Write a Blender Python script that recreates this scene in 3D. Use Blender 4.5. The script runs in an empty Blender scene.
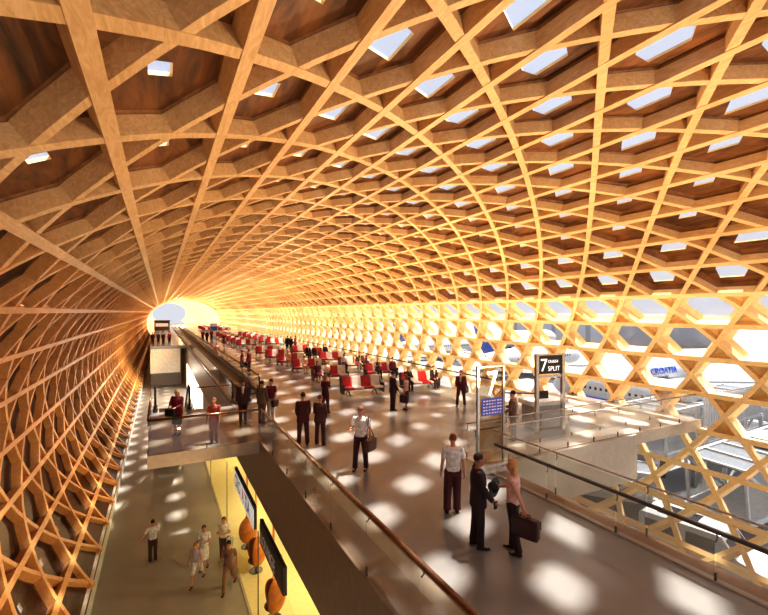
import bpy, bmesh, math, random
from mathutils import Vector, Matrix
random.seed(7)
R = math.radians
PI = math.pi
scene = bpy.context.scene
COL = scene.collection

# ------------------------------------------------------------------ materials
MATS = {}
def _new(name):
    m = bpy.data.materials.new(name); m.use_nodes = True
    nt = m.node_tree; nt.nodes.clear()
    out = nt.nodes.new('ShaderNodeOutputMaterial')
    return m, nt, out
def plain(name, col, rough=.55, metal=0, var=.06, scale=6, emit=None, es=1.0, spec=.5):
    if name in MATS: return MATS[name]
    m, nt, out = _new(name)
    b = nt.nodes.new('ShaderNodeBsdfPrincipled')
    tc = nt.nodes.new('ShaderNodeTexCoord'); no = nt.nodes.new('ShaderNodeTexNoise')
    no.inputs['Scale'].default_value = scale; no.inputs['Detail'].default_value = 3
    rp = nt.nodes.new('ShaderNodeValToRGB')
    c0 = [max(0, c*(1-var*2)) for c in col[:3]]+[1]; c1 = [min(1, c*(1+var*2)) for c in col[:3]]+[1]
    rp.color_ramp.elements[0].color = c0; rp.color_ramp.elements[1].color = c1
    rp.color_ramp.elements[0].position = .3; rp.color_ramp.elements[1].position = .7
    nt.links.new(tc.outputs['Object'], no.inputs['Vector'])
    nt.links.new(no.outputs['Fac'], rp.inputs['Fac']); nt.links.new(rp.outputs['Color'], b.inputs['Base Color'])
    b.inputs['Roughness'].default_value = rough; b.inputs['Metallic'].default_value = metal
    b.inputs['Specular IOR Level'].default_value = spec
    if emit:
        b.inputs['Emission Color'].default_value = (*emit, 1); b.inputs['Emission Strength'].default_value = es
    nt.links.new(b.outputs[0], out.inputs[0]); MATS[name] = m
    return m
def wood(name, dark, light, rough=.5, sc=(3, .35, 3), dist=1.5):
    m, nt, out = _new(name)
    b = nt.nodes.new('ShaderNodeBsdfPrincipled')
    tc = nt.nodes.new('ShaderNodeTexCoord'); mp = nt.nodes.new('ShaderNodeMapping')
    mp.inputs['Scale'].default_value = sc
    n1 = nt.nodes.new('ShaderNodeTexNoise'); n1.inputs['Scale'].default_value = 2.2; n1.inputs['Detail'].default_value = 6
    n1.inputs['Distortion'].default_value = dist; n1.inputs['Roughness'].default_value = .62
    n2 = nt.nodes.new('ShaderNodeTexNoise'); n2.inputs['Scale'].default_value = .55; n2.inputs['Detail'].default_value = 2
    mx = nt.nodes.new('ShaderNodeMath'); mx.operation = 'MULTIPLY_ADD'; mx.inputs[1].default_value = .75
    ms = nt.nodes.new('ShaderNodeMath'); ms.operation = 'MULTIPLY'; ms.inputs[1].default_value = .3
    rp = nt.nodes.new('ShaderNodeValToRGB')
    rp.color_ramp.elements[0].color = (*dark, 1); rp.color_ramp.elements[1].color = (*light, 1)
    rp.color_ramp.elements[0].position = .36; rp.color_ramp.elements[1].position = .66
    nt.links.new(tc.outputs['Object'], mp.inputs[0]); nt.links.new(mp.outputs[0], n1.inputs['Vector'])
    nt.links.new(tc.outputs['Object'], n2.inputs['Vector'])
    nt.links.new(n2.outputs['Fac'], ms.inputs[0]); nt.links.new(n1.outputs['Fac'], mx.inputs[0]); nt.links.new(ms.outputs[0], mx.inputs[2])
    nt.links.new(mx.outputs[0], rp.inputs[0]); nt.links.new(rp.outputs[0], b.inputs['Base Color'])
    b.inputs['Roughness'].default_value = rough
    nt.links.new(b.outputs[0], out.inputs[0]); MATS[name] = m
    return m
def glass(name, tint=(1, 1, 1), refl=1.0, dirt=0.0, dirtcol=(.8, .8, .8), base=.04):
    m, nt, out = _new(name)
    tr = nt.nodes.new('ShaderNodeBsdfTransparent'); tr.inputs[0].default_value = (*tint, 1)
    gl = nt.nodes.new('ShaderNodeBsdfGlossy'); gl.inputs['Roughness'].default_value = .02
    lw = nt.nodes.new('ShaderNodeFresnel'); lw.inputs[0].default_value = 1.45
    mul = nt.nodes.new('ShaderNodeMath'); mul.operation = 'MULTIPLY_ADD'; mul.inputs[1].default_value = refl; mul.inputs[2].default_value = base
    mul.use_clamp = True
    mx = nt.nodes.new('ShaderNodeMixShader')
    ge = nt.nodes.new('ShaderNodeNewGeometry'); iv = nt.nodes.new('ShaderNodeMath'); iv.operation = 'SUBTRACT'; iv.inputs[0].default_value = 1.0
    m3 = nt.nodes.new('ShaderNodeMath'); m3.operation = 'MULTIPLY'; m3.use_clamp = True
    nt.links.new(ge.outputs['Backfacing'], iv.inputs[1]); nt.links.new(lw.outputs[0], mul.inputs[0])
    nt.links.new(mul.outputs[0], m3.inputs[0]); nt.links.new(iv.outputs[0], m3.inputs[1]); nt.links.new(m3.outputs[0], mx.inputs[0])
    nt.links.new(tr.outputs[0], mx.inputs[1]); nt.links.new(gl.outputs[0], mx.inputs[2])
    last = mx
    if dirt > 0:
        df = nt.nodes.new('ShaderNodeBsdfDiffuse'); df.inputs[0].default_value = (*dirtcol, 1)
        m2 = nt.nodes.new('ShaderNodeMixShader'); m2.inputs[0].default_value = dirt
        nt.links.new(mx.outputs[0], m2.inputs[1]); nt.links.new(df.outputs[0], m2.inputs[2]); last = m2
    nt.links.new(last.outputs[0], out.inputs[0]); MATS[name] = m
    return m
def floor_mat(name, c0, c1, rough):
    m, nt, out = _new(name)
    b = nt.nodes.new('ShaderNodeBsdfPrincipled'); tc = nt.nodes.new('ShaderNodeTexCoord')
    n1 = nt.nodes.new('ShaderNodeTexNoise'); n1.inputs['Scale'].default_value = .5; n1.inputs['Detail'].default_value = 5
    n2 = nt.nodes.new('ShaderNodeTexNoise'); n2.inputs['Scale'].default_value = 9; n2.inputs['Detail'].default_value = 5
    rp = nt.nodes.new('ShaderNodeValToRGB'); rp.color_ramp.elements[0].color = (*c0, 1); rp.color_ramp.elements[1].color = (*c1, 1)
    rp.color_ramp.elements[0].position = .3; rp.color_ramp.elements[1].position = .7
    bp = nt.nodes.new('ShaderNodeBump'); bp.inputs['Strength'].default_value = .08; bp.inputs['Distance'].default_value = .01
    mr = nt.nodes.new('ShaderNodeMapRange'); mr.inputs['To Min'].default_value = rough*.7; mr.inputs['To Max'].default_value = rough*1.4
    for n in (n1, n2): nt.links.new(tc.outputs['Object'], n.inputs['Vector'])
    nt.links.new(n1.outputs['Fac'], rp.inputs[0]); nt.links.new(rp.outputs[0], b.inputs['Base Color'])
    nt.links.new(n2.outputs['Fac'], mr.inputs['Value']); nt.links.new(mr.outputs[0], b.inputs['Roughness'])
    nt.links.new(n2.outputs['Fac'], bp.inputs['Height']); nt.links.new(bp.outputs[0], b.inputs['Normal'])
    b.inputs['Specular IOR Level'].default_value = .6
    nt.links.new(b.outputs[0], out.inputs[0]); MATS[name] = m
    return m

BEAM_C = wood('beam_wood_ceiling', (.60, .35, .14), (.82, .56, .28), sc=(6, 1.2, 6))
BEAM_R = wood('beam_wood_right_lit', (.80, .52, .22), (.95, .72, .38), sc=(6, 1.2, 6))  # same timber made paler; light on this wall put into the colour
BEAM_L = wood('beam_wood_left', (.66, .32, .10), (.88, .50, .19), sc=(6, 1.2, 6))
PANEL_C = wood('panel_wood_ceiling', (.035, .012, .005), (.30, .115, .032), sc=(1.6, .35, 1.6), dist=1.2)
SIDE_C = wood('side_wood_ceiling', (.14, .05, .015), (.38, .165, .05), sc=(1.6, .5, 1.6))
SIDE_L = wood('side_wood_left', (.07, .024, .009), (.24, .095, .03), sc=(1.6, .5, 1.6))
PANEL_R = wood('panel_wood_right_lit', (.88, .62, .30), (1.0, .84, .52), sc=(3, .6, 3))  # coffer wood made pale yellow, window light put into its colour
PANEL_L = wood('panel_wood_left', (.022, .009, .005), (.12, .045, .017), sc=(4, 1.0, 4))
PANE = glass('window_glass', (.97, .98, 1), refl=.7, base=.02)
PANE_SKY = glass('skylight_glass', (.97, .98, 1), refl=.3, base=.0, dirt=.12, dirtcol=(.85, .88, .95))
BALG = glass('balustrade_glass', (.93, .87, .78), refl=1.0, base=.05)
BALGC = glass('clear_glass', (.95, .95, .93), refl=.45, base=.03, dirt=.08, dirtcol=(.95, .93, .88))
CLEARG = glass('partition_glass', (.98, .98, .96), refl=.15, base=.01)
PYLG = glass('pylon_glass', (.74, .66, .55), refl=.12, base=.02)
FLOOR = floor_mat('polished_floor', (.22, .215, .205), (.30, .295, .28), .22)
FLOOR_LOW = floor_mat('lower_floor', (.32, .29, .25), (.40, .37, .32), .42)
FLOOR_PALE = floor_mat('pale_floor', (.62, .58, .50), (.74, .70, .62), .3)
FASCIA = plain('fascia_stone', (.23, .185, .145), .5, var=.05)
FASCIA_P = plain('fascia_pale', (.50, .44, .36), .5, var=.04)
RAILM = plain('brown_rail', (.25, .14, .08), .25, .8)
STEEL = plain('steel', (.55, .52, .48), .25, .95)
STEELD = plain('dark_steel', (.10, .085, .075), .35, .6)
BLACK = plain('black_plastic', (.018, .014, .013), .4)
RED = plain('red_leather', (.42, .012, .018), .45, var=.08)
CREAM = plain('cream_leather', (.78, .70, .60), .5)
WHITE = plain('white_paint', (.85, .85, .84), .4)
WHITEM = plain('white_metal', (.80, .81, .83), .35, .2)
YELLOW = plain('yellow_floor', (.97, .88, .50), .5, var=.02)
YWALL = plain('yellow_wall', (.95, .80, .34), .6, var=.02)
ORANGE = plain('orange_strap', (.95, .38, .16), .5)
POD = plain('brown_pod', (.60, .20, .035), .35, var=.1)
BLUE = plain('navy_blue', (.01, .05, .28), .35)
BLUETXT = plain('blue_lettering', (.03, .10, .55), .5)
GREYD = plain('grey_letters', (.12, .12, .13), .5)
REDL = plain('red_letters', (.75, .02, .04), .5)
ASPH = plain('apron_concrete', (.24, .24, .245), .9, var=.08, scale=.3)
GROUND_DARK = plain('dark_ground', (.05, .05, .055), .9, var=.1, scale=.6)
SKIN = plain('skin', (.62, .31, .19), .5, var=.04)
SKIN2 = plain('skin_tan', (.42, .18, .10), .5, var=.04)

# ------------------------------------------------------------------ object helpers
def tag(o, label=None, cat=None, group=None, kind=None):
    if label: o['label'] = label
    if cat: o['category'] = cat
    if group: o['group'] = group
    if kind: o['kind'] = kind
    return o
def empty(name, loc=(0, 0, 0), rz=0, label=None, cat=None, group=None, kind=None):
    o = bpy.data.objects.new(name, None); COL.objects.link(o); o.empty_display_size = .2
    o.location = loc; o.rotation_euler = (0, 0, rz)
    return tag(o, label, cat, group, kind)
def finish(name, bm, mat, parent=None, smooth=False, loc=None, rz=0, bevel=0):
    me = bpy.data.meshes.new(name)
    bmesh.ops.recalc_face_normals(bm, faces=bm.faces)
    if smooth:
        for f in bm.faces: f.smooth = True
    bm.to_mesh(me); bm.free()
    for mm in (mat if isinstance(mat, (list, tuple)) else [mat]): me.materials.append(mm)
    o = bpy.data.objects.new(name, me); COL.objects.link(o)
    if parent: o.parent = parent
    if loc is not None: o.location = loc; o.rotation_euler = (0, 0, rz)
    if bevel:
        b = o.modifiers.new('bevel', 'BEVEL'); b.width = bevel; b.segments = 2; b.limit_method = 'ANGLE'
    return o
def box(bm, x0, x1, y0, y1, z0, z1, mi=0):
    v = [bm.verts.new(p) for p in ((x0, y0, z0), (x1, y0, z0), (x1, y1, z0), (x0, y1, z0), (x0, y0, z1), (x1, y0, z1), (x1, y1, z1), (x0, y1, z1))]
    for q in ((0, 3, 2, 1), (4, 5, 6, 7), (0, 1, 5, 4), (1, 2, 6, 5), (2, 3, 7, 6), (3, 0, 4, 7)):
        f = bm.faces.new([v[i] for i in q]); f.material_index = mi
def frame_of(d):
    d = Vector(d).normalized()
    up = Vector((0, 0, 1)) if abs(d.z) < .95 else Vector((0, 1, 0))
    s = d.cross(up).normalized(); return d, s, s.cross(d).normalized()
def bar(bm, p0, p1, w, h, mi=0):
    p0, p1 = Vector(p0), Vector(p1); d, s, u = frame_of(p1-p0)
    v = []
    for p in (p0, p1):
        for a, b in ((-1, -1), (1, -1), (1, 1), (-1, 1)): v.append(bm.verts.new(p+s*a*w/2+u*b*h/2))
    for q in ((0, 1, 2, 3), (7, 6, 5, 4), (0, 4, 5, 1), (1, 5, 6, 2), (2, 6, 7, 3), (3, 7, 4, 0)):
        f = bm.faces.new([v[i] for i in q]); f.material_index = mi
def tube(bm, pts, r, n=10, caps=True, mi=0):
    pts = [Vector(p) for p in pts]; rings = []
    rs = r if isinstance(r, (list, tuple)) else [r]*len(pts)
    s0 = None
    for i, p in enumerate(pts):
        d = (pts[min(i+1, len(pts)-1)]-pts[max(i-1, 0)]).normalized()
        if s0 is None: _, s, u = frame_of(d)
        else:
            s = (s0-d*s0.dot(d)).normalized(); u = s.cross(d)
        s0 = s
        rings.append([bm.verts.new(p+(s*math.cos(2*PI*k/n)+u*math.sin(2*PI*k/n))*rs[i]) for k in range(n)])
    for a, b in zip(rings, rings[1:]):
        for k in range(n):
            f = bm.faces.new((a[k], a[(k+1) % n], b[(k+1) % n], b[k])); f.material_index = mi
    if caps:
        bm.faces.new(rings[0]).material_index = mi; bm.faces.new(rings[-1][::-1]).material_index = mi
def capsule(bm, p0, r0, p1, r1, n=12, h=4):
    p0, p1 = Vector(p0), Vector(p1); L = (p1-p0).length
    if L < 1e-6: p1 = p0+Vector((0, 0, 1e-4))
    d = (p1-p0).normalized(); pts = []; rs = []
    for i in range(h): a = PI/2*(1-i/h); pts.append(p0-d*r0*math.sin(a)); rs.append(max(r0*math.cos(a), .0015))
    pts += [p0, p1]; rs += [r0, r1]
    for i in range(1, h+1): a = PI/2*i/h; pts.append(p1+d*r1*math.sin(a)); rs.append(max(r1*math.cos(a), .0015))
    tube(bm, pts, rs, n)
def loft(bm, rings, n=18, e=2.0):
    """rings: (centre, rx vec, ry vec)"""
    rr = []
    for c, a, b in rings:
        c, a, b = Vector(c), Vector(a), Vector(b)
        rr.append([bm.verts.new(c+a*math.copysign(abs(math.cos(t))**(2/e), math.cos(t))+b*math.copysign(abs(math.sin(t))**(2/e), math.sin(t))) for t in [2*PI*k/n for k in range(n)]])
    for a, b in zip(rr, rr[1:]):
        for k in range(n): bm.faces.new((a[k], a[(k+1) % n], b[(k+1) % n], b[k]))
    bm.faces.new(rr[0]); bm.faces.new(rr[-1][::-1])
def ellipsoid(bm, c, rx, ry, rz, rot=None, seg=16):
    m = Matrix.Translation(Vector(c)) @ (rot.to_4x4() if rot is not None else Matrix()) @ Matrix.Diagonal((rx, ry, rz, 1))
    bmesh.ops.create_uvsphere(bm, u_segments=seg, v_segments=seg//2+2, radius=1, matrix=m)
def simple(name, mat, parent, *boxes, bevel=0, smooth=False):
    bm = bmesh.new()
    for b in boxes: box(bm, *b)
    return finish(name, bm, mat, parent, bevel=bevel, smooth=smooth)
def copy_tree(o, parent=None):
    c = o.copy(); COL.objects.link(c)
    if parent: c.parent = parent
    for ch in list(o.children): copy_tree(ch, c)
    return c
def textmesh(name, body, size, mat, parent, M, extrude=.004, align='LEFT', sx=1.0):
    cu = bpy.data.curves.new('lettering', 'FONT'); cu.body = body; cu.size = size; cu.extrude = extrude
    cu.align_x = align; cu.resolution_u = 3
    t = bpy.data.objects.new('lettering', cu); COL.objects.link(t)
    dg = bpy.context.evaluated_depsgraph_get(); dg.update()
    me = bpy.data.meshes.new_from_object(t.evaluated_get(dg)); bpy.data.objects.remove(t)
    me.transform(Matrix.Diagonal((sx, 1, 1, 1))); me.transform(M)
    me.materials.clear(); me.materials.append(mat)
    o = bpy.data.objects.new(name, me); COL.objects.link(o); o.parent = parent
    return o

# ------------------------------------------------------------------ the tunnel shell
CX, CZ, SA, SB, E1, E2 = 7.868, .895, 12.011, 7.822, 2.004, 2.507
S0, SL = -8.746, 1.52
N = 6000
_xs, _zs, _ss = [], [], []
for i in range(N):
    t = PI/2+PI*.93-(2*PI*.93)*i/(N-1)
    c, s = math.cos(t), math.sin(t); e = E1 if s > 0 else E2
    _xs.append(CX+SA*math.copysign(abs(c)**(2/e), c)); _zs.append(CZ+SB*math.copysign(abs(s)**(2/e), s))
acc = [0]
for i in range(1, N): acc.append(acc[-1]+math.hypot(_xs[i]-_xs[i-1], _zs[i]-_zs[i-1]))
mid = acc[min(range(N), key=lambda i: abs(PI/2+PI*.93-(2*PI*.93)*i/(N-1)-PI/2))]
import bisect
def sec(k):
    """section point and outward normal at row coordinate k"""
    s = S0+SL*k+mid
    i = min(max(bisect.bisect(acc, s)-1, 12), N-14)
    f = (s-acc[i])/(acc[i+1]-acc[i])
    x = _xs[i]+f*(_xs[i+1]-_xs[i]); z = _zs[i]+f*(_zs[i+1]-_zs[i])
    tx, tz = _xs[i+12]-_xs[i-12], _zs[i+12]-_zs[i-12]; l = math.hypot(tx, tz)
    return x, z, -tz/l, tx/l
def SP(y, k, depth=0):
    x, z, nx, nz = sec(k)
    return Vector((x+nx*depth, y, z+nz*depth))
def SNrm(k):
    x, z, nx, nz = sec(k); return Vector((nx, 0, nz))
P = 2.36; YC3 = 4.2
KMIN, KMAX = -9, 21
KMINF, KMAXF = -8.6, 21.0
Y0, Y1 = -4.5, 172.0
BW, BD = .18, .26
def sweep(bm, path, off, w=None, d=None):
    w = w or BW; d = d or BD
    if path[0][1] >= 13 or path[-1][1] > 13: w, d = w*1.12, .32
    """path list of (y,k)"""
    prev = None
    n = len(path)
    for i, (y, k) in enumerate(path):
        p = SP(y, k); nn = SNrm(k)
        a = SP(*path[max(i-1, 0)]); b = SP(*path[min(i+1, n-1)])
        t = (b-a).normalized(); s = nn.cross(t).normalized()
        q = [bm.verts.new(p+s*w/2+nn*off), bm.verts.new(p-s*w/2+nn*off), bm.verts.new(p-s*w/2+nn*(off+d)), bm.verts.new(p+s*w/2+nn*(off+d))]
        if prev:
            for j in range(4): bm.faces.new((prev[j], prev[(j+1) % 4], q[(j+1) % 4], q[j]))
        else: bm.faces.new(q)
        prev = q
    bm.faces.new(prev[::-1])
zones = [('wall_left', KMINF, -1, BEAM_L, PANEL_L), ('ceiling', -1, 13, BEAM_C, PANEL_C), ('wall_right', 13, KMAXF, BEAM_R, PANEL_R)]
roots = {}
for zn, ka, kb, bmat, pmat in zones:
    roots[zn] = empty(zn, ((SP(0, (ka+kb)/2)).x, 0, SP(0, (ka+kb)/2).z), kind='structure')
def zparent(o, zn):
    o.parent = roots[zn]; o.matrix_parent_inverse = Matrix.Translation(-Vector(roots[zn].location)); return o
def fin(name, bm, mat, zn):
    return zparent(finish(name, bm, mat), zn)
for zn, ka, kb, bmat, pmat in zones:
    # longitudinal beams
    ks = [k for k in range(KMIN, KMAX+1) if ka <= k < kb or (zn == 'wall_right' and k == KMAX)]
    if zn == 'wall_left': ks = [k for k in range(-8, -1)]
    for k in ks:
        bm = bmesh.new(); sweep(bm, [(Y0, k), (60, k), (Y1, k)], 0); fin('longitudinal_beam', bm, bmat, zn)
    # diagonals
    far = bmesh.new(); nfar = 0
    cands = []
    for sgn in (1, -1):
        c0 = YC3-P/2-(P/2)*3.5 if sgn > 0 else YC3+P/2+(P/2)*3.5
        for n in range(-30, 120):
            c = c0+n*P
            pts = []
            K = ka
            steps = int(round((kb-ka)*3))
            for i in range(steps+1):
                k = ka+(kb-ka)*i/steps
                y = c+sgn*(P/2)*k
                if Y0 <= y <= Y1: pts.append((y, k))
            if len(pts) >= 3: cands.append((sum(abs(p[0]) for p in pts)/len(pts), sgn, pts))
    cands.sort(key=lambda t: t[0])
    for i, (_, sgn, pts) in enumerate(cands):
        if i < 48:
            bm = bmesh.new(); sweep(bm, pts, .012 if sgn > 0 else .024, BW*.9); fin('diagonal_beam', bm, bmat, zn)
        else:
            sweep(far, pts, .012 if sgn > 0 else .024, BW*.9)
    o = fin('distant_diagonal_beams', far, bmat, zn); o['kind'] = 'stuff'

def hexpts(yc, k, f=1.0, depth=0, dy=0, dk=0, clampk=True):
    out = []
    for a, b in ((-.25, -.5), (.25, -.5), (.5, 0), (.25, .5), (-.25, .5), (-.5, 0)):
        y = yc+dy+a*P*f; kk = k+.5+dk+b*f
        out.append(SP(y, kk, depth))
    return out
def openpts(yc, k, hw, hh, sh, depth, dk=0):
    """parallelogram opening, six points so it can be bridged to the hexagon"""
    out = []
    for a, b in ((-hw+sh*-1, -hh), (hw-sh, -hh), (hw, 0), (hw+sh, hh), (-hw+sh, hh), (-hw, 0)):
        out.append(SP(yc+a, k+.5+dk+b, depth))
    return out
# opening half width / half height (in rows) for every row
OPEN = {}
for k in range(-9, -2): OPEN[k] = (.10, .06) if k % 2 == 0 else None
OPEN.update({-2: (.12, .07), -1: (.14, .08), 0: (.16, .09), 1: (.24, .14), 2: (.38, .22), 3: (.45, .27), 4: (.48, .27), 5: (.50, .28), 6: (.48, .27), 7: (.44, .25),
             8: (.34, .19), 9: (.26, .15), 10: (.26, .15), 11: (.44, .25), 12: (.52, .30)})
coffer = {z[0]: bmesh.new() for z in zones}
tri = {z[0]: bmesh.new() for z in zones}
trig = bmesh.new()
pan_list = []
D1 = .24
def face(bm, pts, mi=0):
    f = bm.faces.new([bm.verts.new(p) for p in pts]); f.material_index = mi; return f
for zn, ka, kb, bmat, pmat in zones:
    cb = coffer[zn]; tb = tri[zn]
    for k in range(KMIN if zn == 'wall_left' else int(ka), int(kb)):
        if k < -9: continue
        par = (k-3) % 2
        n0 = int((Y0-YC3)/P)-1
        for n in range(n0, int((Y1-YC3)/P)+1):
            yc = YC3+n*P+(P/2 if par else 0)
            if yc < Y0+1 or yc > Y1-1: continue
            if k >= -8 or True:
                if k < -8: continue
                if k < 13:
                    o = OPEN.get(k)
                    D2 = .32 if k < 8 else .32+.05*(k-7)
                    a = hexpts(yc, k, 1, D1-.06); b = hexpts(yc, k, .9, D2)
                    for j in range(6): face(cb, (a[j], a[(j+1) % 6], b[(j+1) % 6], b[j]), 2)
                    if o:
                        c = openpts(yc, k, o[0], o[1], o[0]*.62, D2+.02)
                        c2 = openpts(yc, k, o[0], o[1], o[0]*.62, D2+.07)
                        for j in range(6):
                            face(cb, (b[j], b[(j+1) % 6], c[(j+1) % 6], c[j])); face(cb, (c[j], c[(j+1) % 6], c2[(j+1) % 6], c2[j]), 1)
                        pan_list.append((yc, k, [c2[0], c2[1], c2[3], c2[4]]))
                    else: face(cb, b)
                elif k < 17:
                    a = hexpts(yc, k, 1, D1-.06); b = hexpts(yc, k, .74 if k < 15 else .85, .55, dk=.04 if k < 15 else .02)
                    for j in range(6): face(cb, (a[j], a[(j+1) % 6], b[(j+1) % 6], b[j]))
                    pan_list.append((yc, k, b))
                else:
                    b = hexpts(yc, k, 1, .24)
                    pan_list.append((yc, k, b))
            # triangles right of the hexagon
            if yc+.75*P < Y1:
                for kk, ak in ((k, k+.5), (k+1, k+.5)):
                    q = [SP(yc+P/4, kk, D1-.04), SP(yc+P*.75, kk, D1-.04), SP(yc+P/2, ak, D1-.04)]
                    if k >= 17: face(trig, q); continue
                    ap = SP(yc+P/2, (2*kk+ak)/3, D1+.16)
                    for j in range(3): face(tb, (q[j], q[(j+1) % 3], ap))
RIM = plain('opening_rim_lit', (.85, .62, .30), .5)  # yellow tone stands for light caught on the opening edges
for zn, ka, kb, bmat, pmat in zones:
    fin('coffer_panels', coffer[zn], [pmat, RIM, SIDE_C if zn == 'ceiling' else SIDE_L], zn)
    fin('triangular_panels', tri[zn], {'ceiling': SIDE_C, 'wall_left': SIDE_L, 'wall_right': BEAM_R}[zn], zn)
fin('triangular_glazing', trig, PANE, 'wall_right')
bm = bmesh.new()
for i in range(44):
    y0, y1 = Y0+i*4, Y0+i*4+4
    for ka, kb in ((-8.65, -8.3), (-8.3, -8.0)): face(bm, (SP(y0, ka, D1-.05), SP(y1, ka, D1-.05), SP(y1, kb, D1-.05), SP(y0, kb, D1-.05)))
fin('base_panel', bm, PANEL_L, 'wall_left')
pan_list.sort(key=lambda t: abs(t[0]-8)+(0 if t[1] > 2 else 12)+(50 if t[0] < 1 else 0))
rest = bmesh.new(); nwin = 0
for i, (yc, k, pts) in enumerate(pan_list):
    if i < 290 and yc > 0:
        nwin += 1
        bm = bmesh.new(); face(bm, pts)
        o = finish('window_%d' % nwin, bm, PANE if k >= 13 else PANE_SKY); o['kind'] = 'structure'
    else: face(rest, pts)
o = finish('window_%d' % (nwin+1), rest, PANE_SKY); o['kind'] = 'structure'

# ------------------------------------------------------------------ far end of the tunnel
bm = bmesh.new()
ring0, ring1, ring2 = [], [], []
nk = 60
cxo, czo = -1.4, 7.3
for i in range(nk+1):
    k = KMINF+(KMAXF-KMINF)*i/nk
    p = SP(Y1, k, -.02); ring0.append(bm.verts.new(p))
    ring1.append(bm.verts.new((cxo+(p.x-cxo)*.49, Y1+16, czo+(p.z-czo)*.49)))
for i in range(nk): bm.faces.new((ring0[i], ring0[i+1], ring1[i+1], ring1[i]))
o = finish('wall_end', bm, plain('end_glow_plaster', (.95, .72, .36), .7, emit=(1, .80, .48), es=.7)); o['kind'] = 'structure'  # plaster emits to imitate the glow at the far end

# ------------------------------------------------------------------ floors
def struct(name, mat, *boxes, bevel=0):
    o = simple(name, mat, None, *boxes, bevel=bevel); o['kind'] = 'structure'; return o
YE = 186
struct('floor_lower', FLOOR_LOW, (-2.3, 9, -4, YE, -5.75, -5.5))
struct('floor_upper', FLOOR, (3.2, 8.3, -4, 22, -.4, 0), (5.05, 8.3, 22, YE, -.4, 0), (3.2, 5.05, 22, YE, -.45, -.06), (8.3, 15.4, 9.9, YE, -.4, 0))
struct('floor_gate', FLOOR_PALE, (8.35, 15.4, 9.9, 10.9, 0, .012), (15.4, 20.0, 9.9, 17.2, -.4, .012))
struct('floor_bridge', FASCIA_P, (-.36, 3.07, 15.3, 21.7, -.42, 0))
struct('floor_bridge_finish', FLOOR, (-.33, 3.07, 15.33, 21.67, 0, .01))
struct('wall_fascia_left', FASCIA, (3.07, 3.2, -4, YE, -2.06, .0))
struct('wall_fascia_gate', FASCIA_P, (8.7, 15.6, 9.75, 9.9, -1.65, -.02), (15.4, 15.6, 9.9, 17.2, -1.65, -.4), (15.4, 20.05, 9.82, 9.9, -.42, .012))
struct('trim_curb', plain('brown_curb', (.30, .17, .09), .4), (8.3, 8.72, -4, 9.75, -.6, .0))
struct('trim_floor_edge', FASCIA_P, (8.18, 8.3, -4, 9.75, 0, .03))
struct('trim_left', WHITE, (-2.16, -2.04, -4, YE, -5.5, -4.6))
struct('ceiling_lounge', YWALL, (3.22, 8.3, -4, 36, -2.16, -2.06))
struct('floor_lounge', YELLOW, (2.65, 8.3, -4, 36, -5.5, -5.48))
struct('wall_lounge', YWALL, (8.3, 8.5, -4, YE, -5.5, -.4))
struct('wall_lounge_end', YWALL, (3.3, 8.3, 34, 34.15, -5.48, -2.16))
struct('floor_far', FLOOR, (-1.2, 3.2, 64, YE, -.4, 0))
struct('wall_far_bridge', plain('cream_wall', (.80, .74, .60), .6), (-1.15, 2.4, 64.1, 64.4, -3.6, -.4))
struct('wall_far_base', FASCIA, (-1.1, 2.6, 66, 66.3, -5.5, -.4))
struct('wall_corridor', FASCIA_P, (3.1, 3.25, 62, YE, -5.5, -2.06))
struct('wall_corridor_pier', FASCIA_P, (3.1, 3.25, 33, 37.5, -5.5, -2.06))

GLOW = plain('room_glow_panel', (.95, .93, .88), .5, emit=(1, .96, .88), es=2.2)  # glowing sheet standing in for a brightly lit room below the mezzanine
t = empty('room_glow_panel', (3.1, 50, -5.5), label='glowing white panel standing in for a lit room below the mezzanine behind the escalator', cat='glowing panel')
simple('glow_panel', GLOW, t, (0, .06, -12.4, 11.9, .1, 3.4))
simple('frame', STEELD, t, (-.03, .05, -12.5, 12, 0, .1), (-.03, .05, -12.5, 12, 3.38, 3.43), *[(-.03, .02, -12.5+i*4.08, -12.42+i*4.08, .1, 3.4) for i in range(7)])

# shop partitions glass wall of the lounge
t = empty('glass_partition', (2.65, 0, -5.5), label='frameless glass partition with thin dark mullions in front of yellow lounge', cat='glass wall')
simple('glass_pane', CLEARG, t, (-.006, .006, -3, 33, .02, 3.3))
for y in (6.5, 13.4, 20.3, 27.2):
    simple('mullion', STEELD, t, (-.015, .015, y-.01, y+.01, 0, 3.32))
simple('floor_channel', FASCIA_P, t, (-.04, .04, -3, 33, 0, .03))

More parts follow.
